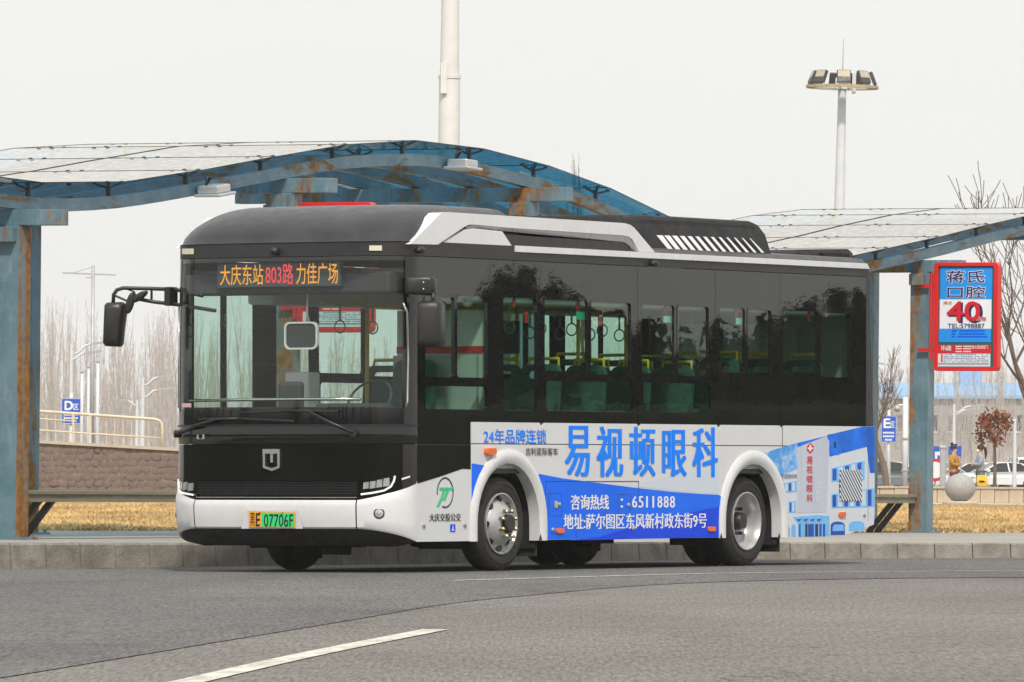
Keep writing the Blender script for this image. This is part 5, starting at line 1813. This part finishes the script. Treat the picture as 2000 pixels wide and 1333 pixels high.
MB().lathe([(0, .46), (.06, .46), (.10, .42), (.10, .0001)], 28, 'Z').build('plinth', m_cap, ball, smooth=True, auto=40)
MB().sphere((0, 0, .44), .40, 28, 18, (1, 1, .93)).build('ball', m_gran, ball, smooth=True)

# ------------------------------------------------------------------ people
def skin_mesh(name, nodes, edges, mat, parent, sub=1):
    me = bpy.data.meshes.new(name)
    me.from_pydata([n[0] for n in nodes], edges, [])
    o = bpy.data.objects.new(name, me)
    COL.objects.link(o)
    sk = o.modifiers.new('skin', 'SKIN')
    sk.use_smooth_shade = True
    for i, n in enumerate(nodes):
        rr_ = n[1] if isinstance(n[1], tuple) else (n[1], n[1])
        me.skin_vertices[0].data[i].radius = rr_
    me.skin_vertices[0].data[0].use_root = True
    ss = o.modifiers.new('sub', 'SUBSURF'); ss.levels = sub; ss.render_levels = sub
    me.materials.append(mat)
    bpy.context.view_layer.update()
    dg = bpy.context.evaluated_depsgraph_get()
    me2 = bpy.data.meshes.new_from_object(o.evaluated_get(dg))
    bpy.data.objects.remove(o, do_unlink=True)
    o2 = bpy.data.objects.new(name, me2)
    COL.objects.link(o2)
    o2.parent = parent
    return o2
m_skin = M('skin', (.50, .31, .22), .6, var=.06)
m_hair = M('black hair', (.012, .010, .010), .5, var=.1)
def person(px, d, face, label, top_mat, leg_mat, hair, mask):
    p = empty('person', site(px, d), face)
    tag(p, label, 'person')
    # faces local +x; arms folded across the chest
    body = [((0, 0, .92), .13), ((0, 0, 1.12), .12), ((0, 0, 1.34), .13), ((.0, 0, 1.44), .06), ((.02, 0, 1.52), .075), ((.03, 0, 1.62), .075),
            ((0, .17, 1.36), .05), ((.05, .22, 1.12), .04), ((.22, .02, 1.14), .032), ((.25, -.06, 1.16), .028),
            ((0, -.17, 1.36), .05), ((.05, -.22, 1.12), .04), ((.24, -.02, 1.10), .032), ((.26, .07, 1.10), .028),
            ((0, .09, .86), .085), ((.02, .10, .48), .06), ((-.01, .10, .09), .04), ((.12, .11, .04), .035),
            ((0, -.09, .86), .085), ((.03, -.10, .48), .06), ((.0, -.10, .09), .04), ((.13, -.11, .04), .035)]
    ed = [(0, 1), (1, 2), (2, 3), (3, 4), (4, 5), (2, 6), (6, 7), (7, 8), (8, 9), (2, 10), (10, 11), (11, 12), (12, 13), (0, 14), (14, 15), (15, 16), (16, 17), (0, 18), (18, 19), (19, 20), (20, 21)]
    b = skin_mesh('body', body, ed, m_skin, p)
    MB().add([(.10, -.015, 1.57), (.10, .015, 1.57), (.135, 0, 1.555), (.09, 0, 1.60)], [(0, 1, 2), (0, 2, 3), (2, 1, 3)]).build('nose', m_skin, b)
    jk = [((0, 0, .76), .15), ((0, 0, 1.06), .165), ((0, 0, 1.33), .16), ((0, 0, 1.43), .075),
          ((0, .18, 1.36), .075), ((.05, .235, 1.12), .07), ((.21, .03, 1.14), .06),
          ((0, -.18, 1.36), .075), ((.05, -.235, 1.12), .07), ((.22, -.03, 1.10), .06)]
    skin_mesh('jacket', jk, [(0, 1), (1, 2), (2, 3), (2, 4), (4, 5), (5, 6), (2, 7), (7, 8), (8, 9)], top_mat, p)
    tr = [((0, 0, 1.0), .14), ((0, .09, .84), .105), ((.02, .10, .48), .085), ((-.01, .10, .10), .075), ((0, -.09, .84), .105), ((.03, -.10, .48), .085), ((0, -.10, .10), .075)]
    skin_mesh('trousers', tr, [(0, 1), (1, 2), (2, 3), (0, 4), (4, 5), (5, 6)], leg_mat, p)
    for y, x in ((.11, .06), (-.11, .07)): MB().sphere((x, y, .045), .10, 10, 6, (1.25, .5, .5)).build('shoe', m_ink, p, smooth=True)
    hm = MB().sphere((.0, 0, 1.63), .105, 14, 10, (1.0, .92, 1.0))
    hm.v = [(min(x, .055 if z < 1.66 else .2), y, z) for x, y, z in hm.v]
    if hair == 'tail':
        hm.tube([(-.08, 0, 1.66), (-.16, 0, 1.62), (-.19, 0, 1.48), (-.17, 0, 1.30)], [.035, .05, .045, .015], 8)
    else:
        hm.sphere((-.06, 0, 1.745), .055, 10, 8)
        hm.tube([(.02, 0, 1.72), (.12, 0, 1.735)], [.03, .015], 6)
    hm.build('hair', m_hair, p, smooth=True)
    if mask: MB().sphere((.07, 0, 1.545), .062, 12, 8, (.8, 1.05, .85)).build('face_mask', m_wtxt, p, smooth=True)
    else:
        MB().box(.095, .108, -.025, .025, 1.525, 1.535).build('mouth', M('lips', (.40, .14, .12), .5, var=0), b)
    for y in (-.03, .03): MB().sphere((.093, y, 1.60), .011, 6, 5).build('eye', m_ink, b)
    for y in (-.085, .085): MB().sphere((.015, y, 1.58), .025, 6, 5, (.7, .4, 1.2)).build('ear', m_skin, b)
    return p
person(1863, 234, R(-25), 'person in mustard jacket and dark red trousers with tied-up hair, arms folded', M('mustard cloth', (.42, .21, .02), .9, var=.2, scale=9), M('dark red cloth', (.16, .03, .04), .9, var=.15), 'bun', False)
person(1914, 234, R(190), 'person in pale denim with ponytail and white mask, arms folded', M('pale denim', (.26, .33, .42), .9, var=.2, scale=9), M('faded blue jeans', (.16, .23, .30), .9, var=.15), 'tail', True)
bag = tilt_root('tote_bag', site(1918, 230))
tag(bag, 'bright yellow bag standing on the low wall beside the person in denim', 'bag')
bag.location.z += .46
mb = MB().grid([[(-.14, -.07, 0), (.14, -.07, 0), (.14, .07, 0), (-.14, .07, 0)], [(-.17, -.08, .16), (.17, -.08, .16), (.17, .08, .16), (-.17, .08, .16)], [(-.15, -.03, .34), (.15, -.03, .33), (.15, .03, .33), (-.15, .03, .34)]], closed=True)
mb.f.append((0, 1, 2, 3)); mb.f.append((8, 9, 10, 11))
mb.build('bag_body', M('yellow bag', (.72, .42, .01), .6, var=.1), bag, bevel=.02)
MB().tube([(-.08, 0, .32), (-.06, 0, .44), (.06, 0, .44), (.08, 0, .32)], .010, 6).build('bag_handle', m_ink, bag, smooth=True)
MB().box(-.09, .07, -.085, -.078, .12, .18).build('bag_print', m_ink, bag)
# ------------------------------------------------------------------ parked cars
m_cglass = M('dark car glass', (.015, .017, .02), .06, var=0, spec=.6)
m_tyre = m_rubber
def make_car(name, kind, paint):
    r = empty(name)
    if kind == 'sedan':
        L, W = 4.6, 1.8
        lower = [(-2.3, .45), (-2.28, .78), (-2.15, .93), (-1.2, 1.0), (1.0, .96), (2.0, .82), (2.27, .66), (2.3, .42), (2.1, .25), (-2.1, .25)]
        cab = [(-1.75, .96), (-1.05, 1.40), (-.4, 1.47), (.25, 1.43), (1.15, .97)]
    else:
        L, W = 4.7, 1.9
        lower = [(-2.35, .55), (-2.35, .95), (-2.25, 1.10), (-1.2, 1.12), (1.0, 1.10), (2.05, .98), (2.3, .78), (2.32, .5), (2.1, .32), (-2.1, .32)]
        cab = [(-2.22, 1.09), (-2.02, 1.62), (-1.6, 1.74), (.1, 1.72), (.95, 1.10)]
    wz = .33 if kind == 'sedan' else .37
    # body with wheel-arch notches
    def notch(cx, r_): return [(cx + r_ * math.cos(R(180 - 180 * i / 8)), wz + r_ * math.sin(R(180 - 180 * i / 8)) * .95) for i in range(9)]
    low = [p for p in lower if p[1] > .4]
    prof = low + [(2.1, wz - .06)] + list(reversed(notch(1.42, .38))) + list(reversed(notch(-1.42, .38))) + [(-2.1, wz - .06)]
    mb = MB()
    hw = W / 2
    mb.plate(prof, [], lambda u, v, w: (u, w * (1 - .10 * max(0, (abs(u) - 1.5) / .8) - .05 * max(0, v - .7)), v), -hw, hw)
    mb.build('body', paint, r, bevel=.05)
    mb = MB()
    mb.plate(cab, [], lambda u, v, w: (u, w * (1 - .28 * (v - cab[0][1]) / .55), v), -hw * .93, hw * .93)
    mb.build('cabin_glass', m_cglass, r, bevel=.03)
    # roof skin and pillars
    z0 = cab[0][1]
    def cw(v): return hw * .93 * (1 - .28 * (v - z0) / .55) + .006
    roof = cab[1:4]
    rows = [[(u, -cw(v), v + .012), (u, cw(v), v + .012)] for u, v in roof]
    MB().grid(rows).build('roof', paint, r, recalc=False)
    for s in (-1, 1):
        for (a, b) in ((cab[0], cab[1]), (cab[3], cab[4]), ((-.35, z0), (-.3, roof[1][1]))):
            MB().beam((a[0], s * cw(a[1]), a[1]), (b[0], s * cw(b[1]), b[1]), .07, .03, up=(0, s, .3)).build('pillar', paint, r)
        MB().tube([(roof[0][0], s * cw(roof[0][1]), roof[0][1]), (roof[1][0], s * cw(roof[1][1]), roof[1][1]), (roof[2][0], s * cw(roof[2][1]), roof[2][1])], .03, 6).build('roof_rail', paint, r, smooth=True)
        MB().box(.75, .92, s * (hw + .10) - .09, s * (hw + .10) + .09, z0 + .02, z0 + .16).build('door_mirror', paint, r, bevel=.03)
        for x in (1.42, -1.42):
            w = empty('wheel', (x, s * (hw - .10), wz)); w.parent = r
            MB().lathe([(-.10, .20), (-.11, .30), (-.06, wz), (.06, wz), (.11, .30), (.10, .20)], 20, 'Y').build('tyre', m_tyre, w, smooth=True, auto=40)
            MB().lathe([(-.105, .20), (-.08, .0001)], 14, 'Y').build('rim', m_steel, w)
            MB().lathe([(.105, .20), (.08, .0001)], 14, 'Y').build('rim', m_steel, w)
        zt_ = lower[1][1]
        MB().box(-2.33 if kind == 'sedan' else -2.38, -2.12, s * (hw * .82) - .16, s * (hw * .82) + .16, zt_ - .12, zt_ + .06).build('tail_light', M('tail lamp red', (.50, .02, .02), .2, var=.05, coat=.5), r, bevel=.03)
        MB().box(2.06, 2.26, s * (hw * .74) - .17, s * (hw * .74) + .17, .62, .76).build('headlight', m_lens, r, bevel=.03)
    MB().box(-2.345 if kind == 'sedan' else -2.40, -2.30, -.26, .26, .62 if kind == 'sedan' else .80, .76 if kind == 'sedan' else .94).build('number_plate', m_sgn, r)
    return r
paint_w = M('white car paint', (.76, .76, .76), .25, var=.03, coat=.5)
paint_g = M('grey car paint', (.16, .17, .18), .3, var=.05, coat=.5)
paint_s = M('silver car paint', (.45, .46, .47), .3, metal=.3, var=.05, coat=.5)
sed = make_car('parked_car', 'sedan', paint_w)
suv = make_car('parked_car', 'suv', paint_w)
sed_g = make_car('parked_car', 'sedan', paint_g)
sed_s = make_car('parked_car', 'sedan', paint_s)
def place(src, first, px, d, rz, label):
    o = src if first else copy_tree(src)
    o.location = site(px, d)
    o.rotation_euler = (0, 0, R(rz))
    tag(o, label, 'car', 'cars in the car park')
place(suv, True, 1996, 400, 100, 'white off-road car seen from behind with red tail lamps and blue plate')
place(sed, True, 1830, 380, -25, 'white saloon nearest the shelter post with its dark side windows showing')
place(sed, False, 1905, 410, 160, 'white saloon between the two people, tail turned to the mustard jacket')
place(sed, False, 1949, 390, 195, 'white saloon beside the small brown-leaved tree')
place(sed_g, True, 1712, 370, 190, 'dark grey saloon showing past the tail of the bus')
place(sed, False, 1758, 385, -15, 'white saloon behind the dome camera pole')
place(sed_s, True, 1738, 420, 175, 'silver saloon between the grey car and the camera pole')

# ------------------------------------------------------------------ far building
m_roofb = M('pale blue sheet roof', (.22, .42, .68), .6, var=.1)
m_bwall = M('dull building wall', (.34, .33, .33), .9, var=.1)
fb = empty('industrial_building', (87, 1140, -.2))
fb.scale = (1.5, 1.5, 1.5)
tag(fb, 'long low industrial building with a pale blue roof beyond the bare trees', 'building')
s = 760 / F_PX
zr0, zr1 = CAM_H + (940 - 790) * s + .2, CAM_H + (940 - 762) * s + .2
MB().box(-26, 12, 0, 26, 0, zr0).build('wall', m_bwall, fb)
rf = MB().plate([(-.6, zr0), (13, zr1), (26.6, zr0), (26.6, zr0 - .3), (13, zr1 - .3), (-.6, zr0 - .3)], [], lambda u, v, w: (w, u, v), -26.6, 12.6).build('roof', m_roofb, fb)
for x in (-13, -2, 7): MB().box(x, x + 2.2, 11, 14, zr1 - .4, zr1 + 1.3).build('roof_vent', m_roofb, fb)
for row in range(2):
    for i in range(11):
        x = -25 + i * 3.4
        w_ = MB().box(x, x + 2.3, -.06, .05, 2.0 + row * 3.1, 3.6 + row * 3.1).build('window', m_cglass, fb)
        MB().box(x - .1, x + 2.4, -.12, -.02, 1.85 + row * 3.1, 2.0 + row * 3.1).build('sill', m_wtxt, fb)

# ================================================================== TREES
m_bark = M('grey-brown bark', (.16, .125, .105), .95, var=.3, scale=6)
m_bark2 = M('haze-tinted winter bark', (.42, .385, .37), .95, var=.25, scale=1.5, wspace=True)  # pale bark, its colour lightened further to imitate distance haze
def limb(mb, p, d, length, r, depth, rg, spread, up, min_r, kids=(2, 4), n=5):
    segs = 4
    pts, rad = [Vector(p)], [r]
    dd = Vector(d).normalized()
    for i in range(segs):
        dd = (dd + Vector((rg.uniform(-1, 1), rg.uniform(-1, 1), rg.uniform(-.6, 1) + up)) * .16).normalized()
        pts.append(pts[-1] + dd * length / segs)
        rad.append(max(min_r, r * (1 - .55 * (i + 1) / segs)))
    mb.tube(pts, rad, n, caps=False)
    if depth <= 0: return
    k = rg.randint(*kids)
    for j in range(k):
        i = rg.randint(1, segs)
        a = rg.uniform(0, 6.28)
        _, s_, t_ = ortho(dd)
        nd = (dd * (1 - spread * .5) + (s_ * math.cos(a) + t_ * math.sin(a)) * spread).normalized()
        limb(mb, pts[i], nd, length * rg.uniform(.5, .8), max(min_r, rad[i] * rg.uniform(.5, .75)), depth - 1, rg, spread, up, min_r, kids, max(3, n - 1))
    limb(mb, pts[-1], dd, length * .65, rad[-1], depth - 1, rg, spread, up, min_r, kids, max(3, n - 1))
def bare_tree(px, d, h, label, seed, spread=.75, lean=(0, 0), r0=.16, depth=4, tz=.22, group='bare winter trees', squeeze=1.0):
    rg = random.Random(seed)
    root = empty('bare_tree', site(px, d))
    tag(root, label, 'tree', group)
    tr = MB()
    th = h * tz
    tp = [Vector((0, 0, -.1)), Vector((lean[0] * .3, lean[1] * .3, th * .5)), Vector((lean[0], lean[1], th))]
    tr.tube(tp, [r0 * 1.2, r0, r0 * .85], 10, caps=False)
    tr.build('trunk', m_bark, root, smooth=True, recalc=False)
    cr = MB()
    for j in range(5):
        a = j * 1.3 + rg.uniform(-.3, .3)
        limb(cr, tp[-1] - Vector((0, 0, .05)), (math.cos(a) * spread, math.sin(a) * spread, 1.0), h * .30, r0 * .55, depth, rg, spread * .9, .35, .010)
    zmax = max(v[2] for v in cr.v)
    k = (h - tp[-1].z) / (zmax - tp[-1].z)
    cr.v = [(tp[-1].x + (x - tp[-1].x) * k * squeeze, tp[-1].y + (y - tp[-1].y) * k, tp[-1].z + (z - tp[-1].z) * k) for x, y, z in cr.v]
    cr.build('crown', m_bark, root, smooth=True, recalc=False)
    return root
bare_tree(2026, 185, 8.3, 'spreading bare tree rising beside the red framed sign', 5, .55, (-.12, 0), .12, 3, .28)
bare_tree(1140, 190, 8.6, 'bare tree whose topmost twigs show above the falling canopy', 9, .22, (0, 0), .11, 2, .3, squeeze=.45)
bare_tree(1736, 232, 5.0, 'bare tree with a crooked trunk leaning behind the bus tail', 14, .5, (-.45, 0), .10, 3, .40)
# young tree still holding brown leaves
rt = empty('young_oak', site(1942, 225))
tag(rt, 'young tree holding dry red-brown leaves behind the person in denim', 'tree')
MB().tube([(0, 0, 0), (.02, 0, 1.0), (.0, 0, 2.25)], [.06, .05, .03], 8).build('trunk', m_bark, rt, smooth=True)
cr = MB(); rg = random.Random(8)
lf = MB()
for j in range(9):
    a = j * .7
    e = Vector((math.cos(a) * rg.uniform(.15, .45), math.sin(a) * .35, 1.62 + rg.uniform(.12, .88)))
    cr.tube([(0, 0, 1.5 + j * .07), tuple(e * .6 + Vector((0, 0, .75))), tuple(e)], [.022, .014, .006], 4)
    for k in range(75):
        c = e + Vector((rg.gauss(0, .13), rg.gauss(0, .13), rg.gauss(0, .12)))
        u = Vector((rg.gauss(0, 1), rg.gauss(0, 1), rg.gauss(0, 1))).normalized() * .062
        v = Vector((rg.gauss(0, 1), rg.gauss(0, 1), rg.gauss(0, 1))).normalized() * .05
        lf.add([c - u, c + v, c + u, c - v], [(0, 1, 2, 3)])
cr.build('branches', m_bark, rt, recalc=False)
lf.build('crown', M('dry oak leaf', (.20, .065, .025), .85, var=.4, scale=5), rt, recalc=False)

# winter wood at the back: upright poplars, one mass
wood = MB()
rg = random.Random(21)
def poplar(x, y, h):
    z = zsite(x) - .1
    r0 = h * .008
    wood.tube([(x, y, z), (x + rg.uniform(-.03, .03) * h, y, z + h * .5), (x + rg.uniform(-.05, .05) * h, y, z + h)], [r0, r0 * .6, .015], 4, caps=False)
    nb = 34
    for i in range(nb):
        f = .12 + .86 * i / nb
        a = rg.uniform(0, 6.28)
        L = h * rg.uniform(.14, .30) * (1.15 - f)
        zz = z + h * f
        out = rg.uniform(.18, .34)
        q = Vector((x + math.cos(a) * L * out, y + math.sin(a) * L * out, zz + L))
        p = Vector((x, y, zz))
        wood.tube([p, p.lerp(q, .5) + Vector((math.cos(a), math.sin(a), 0)) * L * .07, q], [r0 * .32 * (1.1 - f), r0 * .22 * (1.1 - f) + .012, .010], 3, caps=False)
        for t in range(2):
            m_ = p.lerp(q, rg.uniform(.3, .8))
            a2 = rg.uniform(0, 6.28); l2 = L * rg.uniform(.3, .55)
            wood.tube([m_, m_ + Vector((math.cos(a2) * l2 * .35, math.sin(a2) * l2 * .35, l2))], [.022, .009], 3, caps=False)
for k in range(860):
    d = rg.uniform(900, 1350)
    px = rg.uniform(-150, 2150)
    if 420 < px < 950 and rg.random() < .5: continue
    x = (px - 1000) * d / F_PX
    hh = (9.6 if px < 700 else 7.4) * rg.choice((.55, .75, .9, 1.0, 1.0)) * rg.uniform(.85, 1.15) * d / 430 * .96
    poplar(x, d, hh)
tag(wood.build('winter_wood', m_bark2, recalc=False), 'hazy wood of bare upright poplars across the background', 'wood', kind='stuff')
# brown undergrowth along its foot
ug = MB()
for k in range(9000):
    d = rg.uniform(880, 960); px = rg.uniform(-150, 2150)
    x = (px - 1000) * d / F_PX; z = zsite(x)
    hh = rg.uniform(1.0, 5.0); a = rg.uniform(0, 6.28)
    ug.tube([(x, d, z), (x + rg.uniform(-.5, .5), d, z + hh)], [.05, .02], 3, caps=False)
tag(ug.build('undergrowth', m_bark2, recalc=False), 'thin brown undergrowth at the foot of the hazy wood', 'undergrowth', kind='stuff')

# evergreens across the road on the right; they show as reflections in the bus's dark windows
m_needle = M('dark pine needles', (.035, .060, .022), .8, var=.5, scale=1.2)
def pine(h, seed, w):
    rg = random.Random(seed)
    root = empty('pine_tree')
    MB().tube([(0, 0, -.1), (rg.uniform(-.1, .1), 0, h * .5), (0, 0, h * .96)], [.14, .09, .02], 8).build('trunk', m_bark, root, smooth=True, recalc=False)
    fo = MB()
    tiers = 12
    for t in range(tiers):
        f = t / (tiers - 1)
        z = h * (.06 + .90 * f)
        rad = w * (1 - f) ** .75 + .15
        nb = rg.randint(6, 9)
        for b in range(nb):
            a = 6.283 * b / nb + rg.uniform(-.4, .4)
            L = rad * rg.uniform(.6, 1.15)
            for k in range(30):
                g = rg.random() ** .7
                c = Vector((math.cos(a) * L * g, math.sin(a) * L * g, z + rg.gauss(0, .12) + .12 * g * L - .05)) + Vector((rg.gauss(0, .10), rg.gauss(0, .10), 0))
                u = Vector((rg.gauss(0, 1), rg.gauss(0, 1), rg.gauss(0, .5))).normalized() * rg.uniform(.10, .22)
                v = u.cross(Vector((rg.gauss(0, 1), rg.gauss(0, 1), 1))).normalized() * .065
                fo.add([c - u, c + v, c + u, c - v], [(0, 1, 2, 3)])
    fo.build('crown', m_needle, root, recalc=False)
    return root
def mirrored(px, D):
    v = P(px, 930, D)
    l = to_local(v)
    y2 = 2 * HW - l[1]
    return Vector((BO.x + l[0] * FX - y2 * FY, BO.y + l[0] * FY + y2 * FX, 0))
protos = [pine(5.0, 40 + i, 1.3 + .15 * i) for i in range(4)]
fresh = [True] * 4
def set_pine(p, h, label, wide=1.0):
    k = random.randrange(4)
    o = protos[k] if fresh[k] else copy_tree(protos[k])
    fresh[k] = False
    o.location = (p.x, p.y, zsite(p.x) if p.y > 75 else 0.0)
    o.rotation_euler = (0, 0, random.uniform(0, 6.28))
    o.scale = (h / 5.0 * wide, h / 5.0 * wide, h / 5.0)
    tag(o, label, 'tree', 'pines across the road')
tops = [(820, 640), (860, 600), (900, 575), (945, 560), (985, 530), (1025, 512), (1075, 535), (1120, 560), (1165, 600), (1210, 615), (1260, 605), (1300, 640), (1350, 650), (1400, 625), (1450, 640), (1495, 620), (1540, 600), (1590, 580), (1640, 565), (1690, 575), (1740, 570)]
for i, (px, yt) in enumerate(tops):
    for D, dy in ((150 + random.uniform(-4, 4), 0), (178 + random.uniform(-5, 5), 35)):
        q = mirrored(px + random.uniform(-12, 12), D)
        set_pine(q, CAM_H + (930 - yt - dy - random.uniform(0, 25)) * D / F_PX, 'dark pine across the road, mirrored in the side windows of the bus', .8)
for i in range(44):
    a = R(-64 + 3.0 * i) + math.atan2(-.469, -.883)
    rr_ = 60 + random.uniform(-6, 16)
    q = Vector((-2.0 + rr_ * math.cos(a), 66 + rr_ * math.sin(a), 0))
    if abs(q.x) < .13 * max(0, q.y) + 3: continue
    set_pine(q, random.uniform(3.3, 4.7), 'dark pine standing behind the photographer, mirrored in the nose of the bus', 1.35)

# unseen hedges added in front of the pines to darken the bus's reflections
m_hedge = M('clipped hedge green', (.030, .048, .018), .85, var=.5, scale=2.0, bump=1.0, bscale=8)
def hedge(pts, h, w, label):
    root = empty('hedge', (pts[0].x, pts[0].y, 0))
    tag(root, label, 'hedge')
    o = root.location
    fine = [catmull([(p.x, p.y) for p in pts], k / 12) for k in range((len(pts) - 1) * 12 + 1)]
    l, r_ = offset_line(fine, w / 2), offset_line(fine, -w / 2)
    rows = []
    for i in range(len(fine)):
        hh = h * (1 + .06 * mnoise.noise(fine[i] * .6))
        jit = lambda p, z: Vector((p.x - o.x + .12 * mnoise.noise(Vector((p.x, p.y, z)) * 1.3), p.y - o.y + .12 * mnoise.noise(Vector((p.y, p.x, z)) * 1.3), z))
        rows.append([jit(l[i], .05), jit(l[i], hh * .5), jit(l[i], hh * .93), jit(fine[i], hh), jit(r_[i], hh * .93), jit(r_[i], hh * .5), jit(r_[i], .05)])
    MB().grid(rows).build('foliage', m_hedge, root, smooth=True, recalc=False)
hedge([mirrored(px, 143) for px in (650, 900, 1150, 1400, 1650, 1900)], 2.2, 1.0, 'unseen dark hedge added across the road to darken low reflections in the bus side')
a0 = math.atan2(-.469, -.883)
hedge([Vector((-2.0 + 54 * math.cos(a0 + R(q)), 66 + 54 * math.sin(a0 + R(q)), 0)) for q in (-66, -45, -22, 0, 20, 36, 50)] + [Vector((-13, -6, 0)), Vector((3, -13, 0)), Vector((26, -8, 0)), Vector((48, 2, 0)), Vector((66, 24, 0))], 2.5, 1.2, 'unseen dark hedge added behind the photographer to darken low reflections in the bus nose')
# ------------------------------------------------------------------ air
HAZE = 0.00022
hz = MB().box(-520, 520, -30, 1450, -1.8, 45).build('haze', M('unused haze surface', (1, 1, 1)))
m, nt, out = _nodes('pale haze')
pv_ = nt.nodes.new('ShaderNodeVolumePrincipled')
pv_.inputs['Color'].default_value = (.93, .93, .93, 1)
pv_.inputs['Density'].default_value = HAZE
pv_.inputs['Anisotropy'].default_value = 0.0
nt.links.new(pv_.outputs[0], out.inputs['Volume'])
hz.data.materials.clear()
hz.data.materials.append(m)
tag(hz, 'pale even winter haze filling the air', 'haze', kind='stuff')
